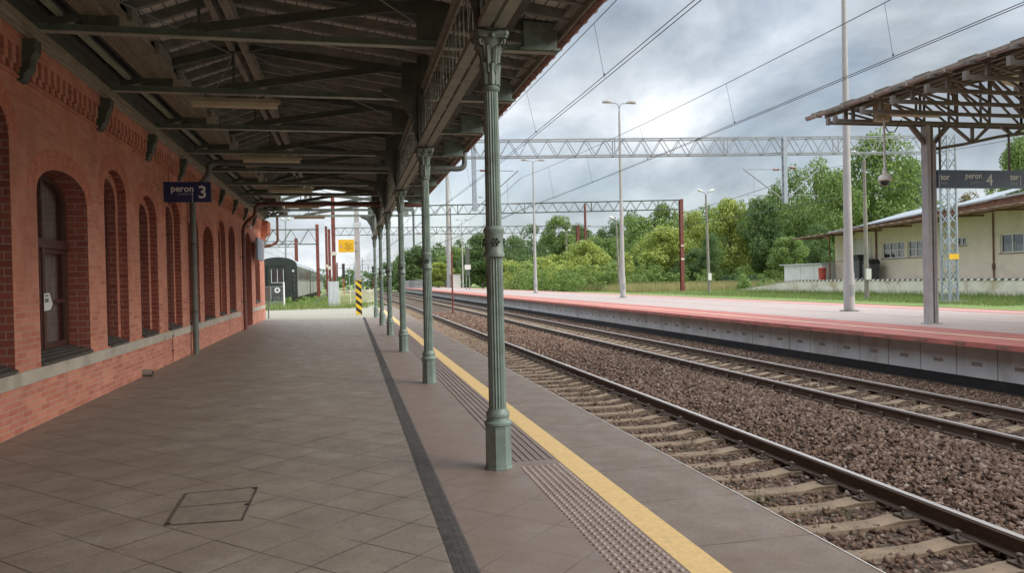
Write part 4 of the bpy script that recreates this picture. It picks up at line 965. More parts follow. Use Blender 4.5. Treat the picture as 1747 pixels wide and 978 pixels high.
def old_lamp(px,py,topx,topy,label,gnd=-.3,heads=2,mt='concrete_old',box=True):
    b=gz(px,py,gnd); x,y=b.x,b.y; tp=at(topx,topy,y); t=thing('street_lamp',label,'lamp post',(x,y,gnd)); k=max(1.,y/60)
    m=MB(); m.tube([(x,y,gnd),(x+(tp.x-x)*.5,y,(gnd+tp.z)/2),(tp.x,y,tp.z-.4)],[.16*k**.3,.13*k**.3,.085*k**.3],8); m.build('pole',mt,t,smooth=50)
    for s in ((-1,1) if heads==2 else (1,)):
        m=MB(); m.tube([(tp.x,y,tp.z-.45),(tp.x+s*.1,y,tp.z-.25),(tp.x+s*.45,y,tp.z-.02)],.03*k,6); a=m.build('arm','galv',t)
        m=MB(); m.tube([(tp.x+s*.35,y,tp.z-.08),(tp.x+s*.5,y,tp.z),(tp.x+s*.8,y,tp.z+.12),(tp.x+s*.95,y,tp.z+.13)],[.05*k,.10*k,.11*k,.05*k],8); m.build('lamp_head','shed_white',a,smooth=50)
    if box: MB().box(x-.17,x+.17,y-.28,y-.14,gnd+1.35,gnd+2.1).build('switch_box','shed_white',t)
old_lamp(1479,511,1474,262,'weathered wooden toned lamp post with two heads in front of the beige goods shed')
old_lamp(1210,500,1204,326,'thin old lamp post with two heads between the rusty mast and the shed')
old_lamp(1057,497,1051,372,'grey pole hidden just behind the second tall platform lamp',heads=2,box=False)
old_lamp(968,491,966,394,'weathered pole with a lamp between the two rusty masts',heads=2)
old_lamp(884,489,881,420,'thin wooden pole with lamp just right of the nearest column',heads=1)
old_lamp(1146,486,1145,402,'slender lamp with twin heads in front of the yellow green trees',heads=2,box=False,mt='galv')
old_lamp(1503,470,1503,335,'curved white street lamp rising behind the goods shed roof',heads=1,box=False,mt='shed_white')
old_lamp(1360,484,1356,393,'small curved street lamp against the dark bushes left of the shed',heads=1,box=False,mt='shed_white')
old_lamp(488,505,487,374,'lamp post with two arms rising behind the green carriage',gnd=-.6,heads=2,box=False,mt='galv')
lm=thing('telecom_mast','tall pale round mast with a small ring of lamps far along the platform','mast',(at(767,480,150).x,150,-.3))
a=at(767,484,150); b=at(764,285,150); m=MB(); m.lathe([(.55,-.3),(.32,b.z)],a.x,150,10); m.build('pole','concrete_pole',lm,smooth=50); MB().lathe([(.9,b.z-.6),(.9,b.z-.4),(.8,b.z+.5),(.8,b.z+.6)],a.x,150,10).build('lamp_ring','galv',lm)

# ================================================================== CANOPY ON THE OPPOSITE PLATFORM
c4=thing('platform_canopy','steel truss canopy with sheet roof on the opposite platform at right','canopy',(17.9,5,5.4))
EX4,EZ4,RX4,RZ4=12.30,5.80,17.9,7.05; r4=lambda x: EZ4+(RZ4-EZ4)*(1-abs(x-RX4)/(RX4-EX4)); YE=18.15
m=MB(); u=MB()
for xa,xb in ((EX4,RX4),(RX4,2*RX4-EX4)):
    P=[(xa,-20,r4(xa)),(xb,-20,r4(xb)),(xb,YE,r4(xb)),(xa,YE,r4(xa))]
    u.add(P+[(x,y,z+.012) for x,y,z in P],[(0,1,2,3),(7,6,5,4),(0,4,5,1),(1,5,6,2),(2,6,7,3),(3,7,4,0)])
    m.add([(x,y,z+.02) for x,y,z in P]+[(x,y,z+.06) for x,y,z in P],[(0,1,2,3),(7,6,5,4),(0,4,5,1),(1,5,6,2),(2,6,7,3),(3,7,4,0)])
u.build('roof_lining','roof_sheet',c4); m.build('roof_covering','roof_top',c4)
m=MB(); y=YE
while y>-20: m.box(EX4-.02,EX4+.5,y-.5,y-.02,r4(EX4)+.062,r4(EX4)+.085); y-=1.25
m.build('roof_slates','roof_top',c4)
m=MB(); P=[(EX4-.13,EZ4+.02),(EX4-.11,EZ4-.05),(EX4-.05,EZ4-.085),(EX4+.01,EZ4-.05),(EX4+.03,EZ4+.02),(EX4+.01,EZ4+.02),(EX4-.05,EZ4-.06),(EX4-.11,EZ4+.02)]
m.prism([(EX4-.13,EZ4+.02),(EX4-.11,EZ4-.05),(EX4-.05,EZ4-.085),(EX4+.01,EZ4-.05),(EX4+.03,EZ4+.02)],'y',-20,YE+.1); 
y=YE-.4
while y>-20: m.box(EX4-.14,EX4+.04,y-.02,y+.02,EZ4-.095,EZ4+.03); y-=1.1
m.build('gutter','gutter_brown',c4)
m=MB()
for x in (12.75,13.7,14.7,15.8,16.9): m.box(x-.04,x+.04,-20,YE,r4(x)-.12,r4(x)-.002); m.box(2*RX4-x-.04,2*RX4-x+.04,-20,YE,r4(x)-.12,r4(x)-.002)
m.build('purlins','brown_steel',c4)
ys=[17.0,16.72]+[15.7-1.02*k for k in range(34)]
for i,y in enumerate(ys):
    t=MB(); x0,x1=11.98,2*RX4-11.98
    t.box(x0,x1,y-.03,y+.03,5.365,5.45); t.box(x0-.012,x0+.07,y-.045,y+.045,5.35,5.52); t.box(x0+.5,x0+.58,y-.03,y+.03,5.46,r4(x0+.54)-.12)
    for s in (1,-1):
        X=lambda q: RX4+s*(q-RX4)
        t.bar((X(12.0),y,5.68),(X(17.9),y,r4(17.9)-.15),.05,.08)
        xs=[12.6,13.6,14.6,15.6,16.6,17.9]
        for k,q in enumerate(xs[1:]): t.bar((X(q),y,5.42),(X(q),y,r4(q)-.17),.045,.045,up=(0,1,0)); t.bar((X(xs[k]),y,r4(xs[k])-.2),(X(q),y,5.44),.04,.045)
    t.build('truss','brown_steel',c4)
for y in (16.85,8.7):
    for s in (1,-1):
        X=lambda q: RX4+s*(q-RX4)
        p=MB(); x=X(14.84); p.box(x-.145,x-.04,y-.11,y+.11,.2,5.36); p.box(x+.03,x+.05,y-.10,y+.10,.2,5.36); p.box(x-.04,x+.03,y-.03,y+.03,.2,5.36); po=p.build('post','post_taupe',c4)
        MB().tube([(x+.13,y-.02,.2),(x+.13,y-.02,4.9)],.055,10).build('rain_pipe','post_taupe',po,smooth=50); MB().box(x-.2,x+.2,y-.16,y+.16,.204,.225).build('foot','concrete_pole',po)
        k=MB(); k.bar((x,y,4.78),(X(14.30),y,5.37),.09,.11); k.bar((x,y,4.78),(X(15.42),y,5.37),.09,.11)
        pts=[(14.86,4.74),(15.9,4.90),(17.0,5.12),(17.9,5.24)]
        for a,b in zip(pts[:-1],pts[1:]): k.bar((X(a[0]),y,a[1]),(X(b[0]),y,b[1]),.07,.08)
        for a,b in (((15.55,5.38),(16.15,4.96)),((16.7,5.38),(16.2,4.96)),((16.18,5.38),(16.18,4.96)),((17.1,5.38),(17.45,5.18)),((17.8,5.38),(17.5,5.18))): k.bar((X(a[0]),y,a[1]),(X(b[0]),y,b[1]),.06,.07)
        k.build('arched_brace','brown_steel',c4)
# cream light and camera dome under it
l4=thing('strip_light','cream strip light with square end box under the opposite canopy truss','light fitting',(14.2,16.5,5.3))
A=at(1493,208,16.4); B=at(1603,188,16.4); m=MB(); m.box(A.x,A.x+.36,16.32,16.48,A.z+.02,A.z+.46); m.build('end_box','lamp_cream',l4); m=MB(); m.tube([(A.x+.3,16.4,A.z+.24),(A.x+.33,16.4,A.z+.24),(B.x-.02,16.4,A.z+.24),(B.x,16.4,A.z+.24)],[.06,.09,.09,.07],12); m.build('diffuser','lamp_diffuser',l4,smooth=50)
cc=thing('security_camera','white dome camera hanging on a thin pole from the opposite canopy','security camera',(at(1510,210,16.2).x,16.2,5.3))
a=at(1509,207,16.2); b=at(1510,318,16.2); x=b.x
MB().lathe([(.055,b.z+.42),(.03,b.z+.46),(.026,5.36)],x,16.2,10).build('pole','camera_grey',cc,smooth=40)
m=MB(); m.lathe([(.005,b.z+.44),(.05,b.z+.40),(.055,b.z+.31),(.11,b.z+.285),(.15,b.z+.235),(.165,b.z+.15),(.11,b.z+.125)],x,16.2,16); m.build('housing','camera_grey',cc,smooth=50)
m=MB(); m.lathe([(.112,b.z+.13),(.105,b.z+.07),(.07,b.z+.02),(.005,b.z)],x,16.2,16); m.build('dome','glass_dark',cc,smooth=60)
m=MB(); a1=at(1512,208,16.2); a2=at(1545,205,16.2); m.tube([(x+.02,16.2,5.2),(x+.12,16.2,5.04),(x+.3,16.2,5.05),(x+.5,16.2,5.36)],.014,6); m.build('cable','wire',cc)
# peron 4 sign
y4=16.78; A=at(1598,290,y4); B=at(1740,319,y4)
s4=thing('platform_sign','long slate grey hanging sign reading peron 4 with tor at both ends','sign',((A.x+B.x)/2,y4,A.z))
X1=A.x+3.75; zt_=A.z; zb_=A.z-.47
MB().box(A.x,X1,y4-.04,y4+.06,zb_,zt_).build('board','sign_slate',s4)
def px2x(px): return at(px,305,y4).x
T=MB(); yf=y4-.043
text_on(T,'tor',.215,px2x(1602.5),yf,zt_-.255,.004); text_on(T,'peron',.215,px2x(1644.5),yf,zt_-.215,.003); text_on(T,'4',.42,px2x(1680.5),yf,zt_-.395,.003); text_on(T,'tor',.215,px2x(1721),yf,zt_-.24,.004)
T.box(px2x(1600),px2x(1600)+.012,yf-.001,yf+.001,zb_+.03,zt_-.12); T.box(px2x(1738.5),px2x(1738.5)+.012,yf-.001,yf+.001,zb_+.05,zt_-.13); T.build('lettering','sign_white',s4)
T=MB(); text_on(T,'track',.10,px2x(1603),yf,zt_-.37,.002); text_on(T,'platform',.125,px2x(1653),yf,zt_-.35,0); text_on(T,'track',.10,px2x(1722),yf,zt_-.36,.002); T.build('small_lettering','sign_grey',s4)
m=MB()
for p in (1604,1722): x=px2x(p); m.tube([(x,y4,zt_),(x,y4,5.4)],.028,8); m.build('hanger','brown_steel',s4); m=MB()
MB().box(px2x(1745),px2x(1745)+.25,yf-.004,yf,zb_+.08,zt_-.1).build('number_panel','sign_yellow',s4)

# ================================================================== GOODS SHED AND DOCK (right, behind)
DX,WXs=42.5,45.5; DT=.93
dk_=thing('loading_dock','long pale concrete loading dock with black and white striped edge below the shed','loading dock',(DX,50,-.3))
MB().box(DX,60,20,66.0,-.5,DT-.10).build('wall','dock_wall',dk_); MB().box(DX+.05,60,20,66,DT-.10,DT).build('deck','dock_top',dk_); MB().box(DX-.03,DX+.05,20,66,DT-.11,DT+.012).build('striped_edge','hazard_stripe',dk_)
m=MB(); m.prism([(66.002,-.5),(66.002,DT-.1),(69,.62),(78,-.25),(78,-.5)],'x',DX+.1,47.0); m.build('ramp','dock_wall',dk_)
m=MB(); m.prism([(66.002,DT-.098),(66.002,DT-.03),(69,.68),(78.2,-.20),(78.2,-.26),(69,.622)],'x',DX+.08,47.1); m.build('ramp_top','dock_top',dk_)
sd=thing('goods_shed','beige goods shed with rusty awning on the loading dock','shed',(50,50,DT))
def whole(pxy): return gz  # (unused)
wins=[(57.25,54.55,2.70,4.05,3),(54.2,51.5,2.72,4.05,3),(49.05,48.1,3.45,4.05,2),(45.1,42.3,2.72,4.05,3)]
m=MB(); mw=plate([(20,DT),(63.5,DT),(63.5,5.35),(42,6.1),(20,6.9)],[[(b,z0),(a,z0),(a,z1),(b,z1)] for a,b,z0,z1,k in wins],WXs,WXs+.22); mw.build('wall','render_beige',sd)
m=MB(); m.box(WXs+.6,60,20.2,63.3,DT,5.3); m.box(WXs,60,63.5,63.72,DT,5.3); m.build('body','render_beige',sd)
for a,b,z0,z1,k in wins:
    f=MB(); X=WXs+.10
    for q0,q1,w0,w1 in ((b,b+.07,z0,z1),(a-.07,a,z0,z1),(b,a,z0,z0+.07),(b,a,z1-.07,z1)): f.box(X,X+.06,q0,q1,w0,w1)
    for i in range(1,k): q=b+(a-b)*i/k; f.box(X-.005,X+.055,q-.035,q+.035,z0+.07,z1-.07)
    if a>50: f.box(X-.006,X+.054,b+.07,a-.07,(z0+z1)/2-.03,(z0+z1)/2+.03)
    w=f.build('window','paint_white',sd); MB().box(X+.058,X+.066,b,a,z0,z1).build('pane','pane',w); MB().box(WXs-.05,WXs+.1,b-.12,a+.12,z0-.08,z0-.02).build('sill','rust_brown',w); 
    cu=MB(); [cu.box(WXs+.4,WXs+.42,b+(a-b)*i/9,b+(a-b)*(i+.8)/9,z0,z0+(z1-z0)*(.45 if i%3 else .6)) for i in range(9)]; cu.build('curtain','curtain',w); MB().box(WXs+.5,WXs+.52,b-.3,a+.3,z0-.2,z1+.2).build('interior','void',w)
# awning: outer edge falls towards the far end, as in the place
def awz(y): return 4.98+(64-y)*.033
m=MB(); P=[(42.25,66,awz(66)),(42.25,20,awz(20)),(WXs,20,awz(20)+.30),(WXs,66,awz(66)+.30)]
n=92
for i in range(n):
    ya=20+46*i/n; yb=20+46*(i+1)/n; ha=.035*(i%2); hb=.035*((i+1)%2)
    m.add([(42.25,ya,awz(ya)+ha),(42.25,yb,awz(yb)+hb),(WXs,yb,awz(yb)+.3+hb),(WXs,ya,awz(ya)+.3+ha),(42.25,ya,awz(ya)+ha+.03),(42.25,yb,awz(yb)+hb+.03),(WXs,yb,awz(yb)+.33+hb),(WXs,ya,awz(ya)+.33+ha)],[(0,1,2,3),(7,6,5,4),(0,4,5,1),(2,6,7,3)])
aw=m.build('awning','awning_sheet',sd)
m=MB(); m.bar((42.35,66,awz(66)-.06),(42.35,20,awz(20)-.06),.07,.10); m.bar((WXs-.4,66,awz(66)+.15),(WXs-.4,20,awz(20)+.15),.07,.10); m.build('awning_rail','rust_brown',aw)
y=64.5
while y>22: 
    MB().bar((42.3,y,awz(y)-.10),(WXs,y,awz(y)-.02),.09,.14).build('bracket','rust_brown',aw); y-=3.6
for yy,x in ((63.3,44.6),(60.2,44.6)): MB().bar((x,yy,DT),(x,yy,awz(yy)+.15),.09).build('awning_post','rust_brown',aw)
m=MB(); m.bar((44.6,63.3,2.6),(44.6,60.2,2.6),.05); m.build('rail','rust_brown',aw)
# fascia and roof, falling to the far end
fz=lambda y: 5.42+(63.5-y)*.062
m=MB(); ys_=[20,30,40,50,57,63.5]
for a,b in zip(ys_[:-1],ys_[1:]): m.add([(WXs-.05,a,awz(a)+.34),(WXs-.05,b,awz(b)+.34),(WXs-.05,b,fz(b)),(WXs-.05,a,fz(a)),(WXs+.1,a,awz(a)+.34),(WXs+.1,b,awz(b)+.34),(WXs+.1,b,fz(b)),(WXs+.1,a,fz(a))],[(0,1,2,3),(7,6,5,4),(3,2,6,7)])
m.build('fascia','rust_brown',sd)
m=MB(); P=[(WXs-.35,64.2,fz(64)),(WXs-.35,20,fz(20)),(53,20,fz(20)+1.25),(53,60,fz(60)+1.0)]
m.add(P+[(x,y,z+.12) for x,y,z in P],[(0,1,2,3),(7,6,5,4),(0,4,5,1),(1,5,6,2),(2,6,7,3),(3,7,4,0)]); m.build('roof','roof_metal',sd)
for ya,yb in ((62.3,53.6),(52.6,46.4)):
    m=MB(); za=fz(ya); zb2=fz(yb); Q=[(WXs+.3,ya,za+.10),(WXs+.3,yb,zb2+.18),(49.6,yb-1.0,zb2+1.35),(49.6,ya-3.0,za+1.40)]
    m.add(Q+[(x,y,z+.05) for x,y,z in Q],[(0,1,2,3),(7,6,5,4),(0,4,5,1),(1,5,6,2),(2,6,7,3),(3,7,4,0)]); o=m.build('roof_panel','roof_metal',sd)
    m=MB(); m.bar((WXs+.2,yb,zb2+.14),(49.2,yb-1.2,zb2+.85),.08); m.bar((WXs+.2,yb,zb2+.12),(49,yb-1.2,zb2+.30),.07); m.build('strut','bin_grey',o)
for px,py,h in ((1703,352,1.0),(1641,362,.7)):
    p=at(px,py,49 if px>1690 else 56); m=MB(); m.box(p.x-.22,p.x+.22,p.y-.22,p.y+.22,p.z-.6,p.z+h-.22); m.box(p.x-.34,p.x+.34,p.y-.34,p.y+.34,p.z+h-.22,p.z+h); m.build('chimney','shed_white',sd)
m=MB(); y=45.6; m.tube([(WXs-.08,y,DT),(WXs-.08,y,awz(y)+.1)],.055,8); m.lathe([(.09,1.55),(.12,1.75),(.09,2.0)],WXs-.08,y,8); m.build('drainpipe','rust_brown',sd)
m=MB(); y=57.9; m.tube([(WXs-.08,y,DT),(WXs-.08,y,awz(y)+.1)],.075,8); m.build('drainpipe','rust_brown',sd)
m=MB(); m.box(WXs-.06,WXs,58.6,61.2,DT,4.6); m.bar((WXs-.08,58.2,2.75),(WXs-.08,63,2.75),.06); m.bar((WXs-.08,60.8,DT),(WXs-.08,60.8,4.7),.10); m.build('door','shed_white',sd)
hut=thing('small_hut','low white flat roofed hut at the far end of the loading dock','hut',(45,65.5,DT))
a=gz(1345,476,DT); X0=44.2; 
MB().box(X0,47.5,63.9,70.3,DT-1.4,2.42).build('walls','shed_white',hut); MB().box(X0-.2,47.7,63.8,70.9,2.42,2.52).build('roof','sheet_grey',hut)
m=MB(); m.box(X0-.012,X0-.002,67.4,67.43,DT-1,2.4); m.box(X0-.012,X0-.002,65.2,65.23,DT-1,2.4); m.build('panel_joint','dock_top',hut)
rb=thing('red_bin','small red bin beside the white hut on the loading dock','bin',(43.2,61.8,DT)); m=MB(); m.lathe([(.30,DT),(.36,DT+1.0),(.38,DT+1.02),(.38,DT+1.08)],43.3,62.6,14); m.build('tub','paint_red',rb,smooth=40); MB().lathe([(.36,DT+1.08),(.2,DT+1.15),(.01,DT+1.17)],43.3,62.6,14).build('lid','paint_red',rb,smooth=40)
for i,(px,w,h,l) in enumerate(((1466,1.15,2.25,'tall dark grey container with handles on the dock beside the lamp post'),(1486,1.0,1.75,'smaller dark waste container right of the old lamp post on the dock'))):
    p=gz(px,474,DT); X=44.3; y=X/p.x*p.y; t=thing('waste_container',l,'container',(X,y,DT))
    m=MB(); m.prism([(y-w/2,DT+.12),(y+w/2,DT+.12),(y+w*.55,DT+h*.75),(y-w*.55,DT+h*.75)],'x',X-.45,X+.45); m.build('body','bin_grey',t)
    m=MB(); m.prism([(y-w*.57,DT+h*.755),(y+w*.57,DT+h*.755),(y+w*.4,DT+h*.97),(y-w*.4,DT+h*.97)],'x',X-.5,X+.5); m.build('lid','paint_black',t)
    m=MB(); [m.ball((X+q,y+v,DT+.09),.09,8,6) for q in (-.38,.38) for v in (-w*.4,w*.4)]; m.build('wheels','paint_black',t)
# green mesh fence
fn=thing('mesh_fence','dark green wire mesh fence with posts in the grass left of the ramp','fence',(44,90,-.3))
a=gz(1135,488,-.3); b=gz(1300,493,-.3); n=11; m=MB(); w_=MB()
for i in range(n+1):
    t=i/n; x=a.x+(b.x-a.x)*t; y=a.y+(b.y-a.y)*t; z=-.3
    MB().box(x-.06,x+.06,y-.06,y+.06,z,z+1.75).build('post','fence_green',fn)
for k in range(9): z=-.2+.2*k; w_.bar((a.x,a.y,z),(b.x,b.y,z),.022)
for i in range(140): t=i/140; x=a.x+(b.x-a.x)*t; y=a.y+(b.y-a.y)*t; w_.box(x-.012,x+.012,y-.012,y+.012,-.25,1.45)
w_.build('mesh','fence_green',fn)

# ================================================================== LEFT BACKGROUND
# old carriages on the siding
def carriage(y0,y1,label):
    t=thing('railway_carriage',label,'railway carriage',(-5.3,y0,-.4),'old green carriages on the siding'); xl,xr=-6.75,-3.84; xc=(xl+xr)/2; hw=(xr-xl)/2
    prof=[(xl,.62),(xr,.62),(xr,2.95)]+[(xc+hw*math.cos(math.pi*i/12),2.95+.74*math.sin(math.pi*i/12)**.8) for i in range(1,12)]+[(xl,2.95)]
    m=MB(); m.prism([(x,z) for x,z in prof if z<=2.96],'y',y0,y1); m.build('lower_body','train_grey',t)
    m=MB(); m.box(xr-.02,xr+.012,y0+.02,y1-.02,1.86,2.93); up=m.build('upper_panel','train_green',t)
    m=MB(); m.prism([(x+(x-xc)*.02,z+.01) for x,z in prof if z>=2.94],'y',y0-.05,y1+.05); m.build('roof','train_roof',t)
    e=MB(); e.prism([(x,z) for x,z in prof],'y',y0-.06,y0-.002); en=e.build('end_wall','train_dark',t)
    d=MB(); d.box(xc-.70,xc+.50,y0-.26,y0-.06,.85,3.02); d.box(xc-.85,xc+.60,y0-.30,y0-.2,3.02,3.10); d.build('gangway','train_dark',en)
    d=MB(); d.box(xc-.42,xc+.42,y0-.275,y0-.262,1.75,2.72); d.build('door_window','glass_dark',en)
    d=MB(); 
    for q in (-.44,0.,.44): d.box(xc+q-.02,xc+q+.02,y0-.285,y0-.263,1.72,2.75)
    d.box(xc-.44,xc+.44,y0-.285,y0-.263,1.72,1.76); d.build('window_bars','sheet_grey',en)
    d=MB(); n=16
    for i in range(n):
        a0=2*math.pi*i/n;a1=2*math.pi*(i+1)/n; cz,cx=1.17,xc-.03; r0,r1=.10,.21
        d.quad((cx+r0*math.cos(a0),y0-.268,cz+r0*math.sin(a0)),(cx+r1*math.cos(a0),y0-.268,cz+r1*math.sin(a0)),(cx+r1*math.cos(a1),y0-.268,cz+r1*math.sin(a1)),(cx+r0*math.cos(a1),y0-.268,cz+r0*math.sin(a1)))
    d.build('white_ring','paint_white',en)
    d=MB()
    for q in (-1.2,1.2): d.tube([(xc+q,y0-.10,.9),(xc+q,y0-.12,1.0),(xc+q,y0-.12,2.2),(xc+q,y0-.10,2.3)],.02,6)
    d.tube([(xc-.25,y0-.2,.62),(xc-.25,y0-.35,.4),(xc-.1,y0-.35,.25)],.04,6); d.tube([(xc+.25,y0-.2,.62),(xc+.28,y0-.35,.35),(xc+.15,y0-.35,.22)],.04,6); d.box(xc-.12,xc+.12,y0-.4,y0-.1,.5,.7)
    for k in range(4): d.box(xc+.95,xc+1.3,y0-.1,y0-.06,1.1+k*.4,1.13+k*.4)
    d.build('handrails','iron_dark',en)
    for q in (-1.15,1.15): MB().tube([(xc+q,y0-.061,2.62),(xc+q,y0-.14,2.62)],.09,10).build('end_lamp','sheet_grey',en)
    y=y0+1.4
    while y<y1-1.4:
        MB().box(xr+.012,xr+.02,y,y+.95,2.02,2.72).build('window','glass_dark',t); y+=1.55
    m=MB(); m.box(xl+.3,xr-.3,y0+.1,y1-.1,.30,.62); m.box(xl+.15,xr-.15,y0-.1,y0+.15,.45,.72); m.build('underframe','train_dark',t)
    for s in (-1,1):
        b=MB(); b.tube([(xc+s*.88,y0-.06,.62),(xc+s*.88,y0-.5,.62),(xc+s*.88,y0-.52,.62),(xc+s*.88,y0-.57,.62)],[.09,.09,.24,.22],12); b.build('buffer','train_dark',t,smooth=40)
    for yb in (y0+2.6,y1-2.6):
        b=MB(); b.box(xl+.35,xl+.5,yb-1.7,yb+1.7,-.05,.3); b.box(xr-.5,xr-.35,yb-1.7,yb+1.7,-.05,.3); b.box(xl+.35,xr-.35,yb-.2,yb+.2,.02,.28); bg_=b.build('bogie','train_dark',t)
        for q in (-1.2,1.2):
            w=MB(); 
            for xx in (xl+.62,xr-.76): w.tube([(xx,yb+q,.05),(xx+.13,yb+q,.05)],.45,18)
            w.tube([(xl+.6,yb+q,.05),(xr-.6,yb+q,.05)],.07,8); w.build('wheelset','iron_dark',bg_,smooth=40)
    return t
carriage(60,78.6,'nearest old green and grey carriage, its dark end wall carrying a white ring')
carriage(80.0,98.6,'second old carriage coupled behind the nearest green one')
carriage(100.,118.6,'third old carriage, farthest visible on the siding')
m=MB()
for x in (-6.05,-4.55): m.box(x-.035,x+.035,55,240,-.55,-.39)
sr=thing('siding_track','rusty siding track in the grass under the old carriages','railway track',(-5.3,60,-.6)); m.build('rails','rail_rust',sr)
# chain link fence, grey panel, railing
cf=thing('chain_fence','chain link fence with white post in front of the old carriage','fence',(-5,52,0)); y=52.
MB().tube([(-4.22,y,-.1),(-4.22,y,1.75)],.055,8).build('post','paint_white',cf)
m=MB(); 
for i in range(-14,28):
    x=-7.2+i*.12
    for s in (1,-1):
        x0,z0=x,0.02; x1=x+s*1.45; z1=1.45
        if s<0: x0,x1=x+1.45,x
        # clip to -7.2..-4.22
        def cl(xa,za,xb,zb2):
            lo,hi=-7.2,-4.25
            if xb<xa: xa,za,xb,zb2=xb,zb2,xa,za
            if xb<lo or xa>hi: return None
            if xa<lo: za+=(lo-xa)/(xb-xa)*(zb2-za); xa=lo
            if xb>hi: zb2=za+(hi-xa)/(xb-xa)*(zb2-za); xb=hi
            return xa,za,xb,zb2
        c=cl(x0,z0,x1,z1)
        if c and abs(c[2]-c[0])>.02: m.bar((c[0],y,c[1]),(c[2],y,c[3]),.009)
m.bar((-7.2,y,1.47),(-4.22,y,1.47),.03); m.bar((-7.2,y,.45),(-4.22,y,.45),.03); m.build('mesh','galv',cf)
gp=thing('corrugated_panel','upright grey corrugated sheet panel between the grass and the cream railing','fence panel',(-1,51,0))
m=MB(); n=16
for i in range(n):
    x0=-1.32+.68*i/n; x1=-1.32+.68*(i+1)/n; d0=.03*(i%2); d1=.03*((i+1)%2); m.quad((x0,51.2+d0,0),(x1,51.2+d1,0),(x1,51.2+d1,1.72),(x0,51.2+d0,1.72))
    m.quad((x0,51.23+d0,0),(x1,51.23+d1,0),(x1,51.23+d1,1.72),(x0,51.23+d0,1.72))
m.build('sheet','sheet_grey',gp); MB().box(-1.36,-1.31,51.15,51.27,-.1,1.8).build('post','galv',gp); m=MB(); m.bar((-1.35,51.2,1.0),(-2.6,52.2,-.05),.05); m.build('stay','galv',gp)
rl_=thing('railing','pale cream metal railing beyond the end of the platform paving','railing',(.3,54,0))
pts=[(-.62,51.6),(.1,53.0),(.9,55.5),(1.9,59.5)]
for i,(x,y) in enumerate(pts): MB().box(x-.04,x+.04,y-.04,y+.04,-.3,1.12).build('post','fence_cream',rl_)
m=MB()
for a,b in zip(pts[:-1],pts[1:]):
    for z in (.15,1.05): m.bar((*a,z),(*b,z),.04)
    k=int(math.dist(a,b)/.14)
    for i in range(1,k): t=i/k; x,y=a[0]+(b[0]-a[0])*t,a[1]+(b[1]-a[1])*t; m.box(x-.010,x+.010,y-.01,y+.01,.15,1.05)
m.build('bars','fence_cream',rl_)
# grey pole with hazard stripes and the yellow notice board
hx,hy=.47,38.45; hp=thing('striped_pole','square grey concrete pole with yellow and black striped foot beyond the canopy','pole',(hx,hy,0))
m=MB(); m.add([(hx-.135,hy-.135,1.74),(hx+.135,hy-.135,1.74),(hx+.135,hy+.135,1.74),(hx-.135,hy+.135,1.74),(hx-.10-.05,hy-.1,9.6),(hx+.10-.05,hy-.1,9.6),(hx+.10-.05,hy+.1,9.6),(hx-.10-.05,hy+.1,9.6)],[(0,3,2,1),(4,5,6,7),(0,1,5,4),(1,2,6,5),(2,3,7,6),(3,0,4,7)]); m.build('shaft','concrete_pole',hp)
m=MB(); m.box(hx-.145,hx+.145,hy-.145,hy+.145,0,1.74); m.build('foot','paint_yellow',hp)
for k in range(6): # black diagonal bands
    z=-.06+k*.37; b=MB(); lo=max(.003,z); 
    P=[(hx-.146,z+.30),(hx+.146,z+.06),(hx+.146,z+.24),(hx-.146,z+.48)]
    P=[(x,min(1.74,max(.0,q))) for x,q in P]
    b.prism(P,'y',hy-.149,hy-.146)
    b.prism([(hy-.146,P[1][1]),(hy+.146,max(0,P[1][1]-.0)),(hy+.146,P[2][1]),(hy-.146,P[2][1])],'x',hx+.146,hx+.149); b.build('black_band','paint_black',hp)
MB().box(hx-.20,hx+.20,hy-.155,hy+.155,4.35,4.62).build('clamp_band','sheet_grey',hp)
yb_=38.2; A=at(577,409,yb_); B=at(604.5,430.5,yb_); yn=thing('notice_board','yellow warning notice board fixed to the striped pole','sign',((A.x+B.x)/2,yb_,B.z))
MB().box(A.x,B.x,yb_-.02,yb_+.02,B.z,A.z).build('board','sign_yellow',yn)
m=MB()
for i,(x0,x1) in enumerate(((.50,.62),(.40,.88),(.45,.80),(.38,.92),(.50,.74))): z=A.z-.14-.09*i; m.box(A.x+(B.x-A.x)*x0,A.x+(B.x-A.x)*x1,yb_-.024,yb_-.021,z-.022,z)
m.build('print','ink',yn)
m=MB(); cx=A.x+.13; cz=(A.z+B.z)/2; m.add([(cx-.075,yb_-.024,cz-.08),(cx+.075,yb_-.024,cz-.08),(cx,yb_-.024,cz+.08)],[(0,1,2)]); m.build('warning_triangle','paint_red',yn); m=MB(); m.add([(cx-.042,yb_-.027,cz-.06),(cx+.042,yb_-.027,cz-.06),(cx,yb_-.027,cz+.03)],[(0,1,2)]); m.build('triangle_field','paint_white',yn)
m=MB(); m.bar((B.x-.05,yb_+.03,A.z-.12),(hx,yb_+.1,A.z-.12),.04); m.bar((B.x-.05,yb_+.03,B.z+.12),(hx,yb_+.1,B.z+.12),.04); m.build('bracket','galv',yn)
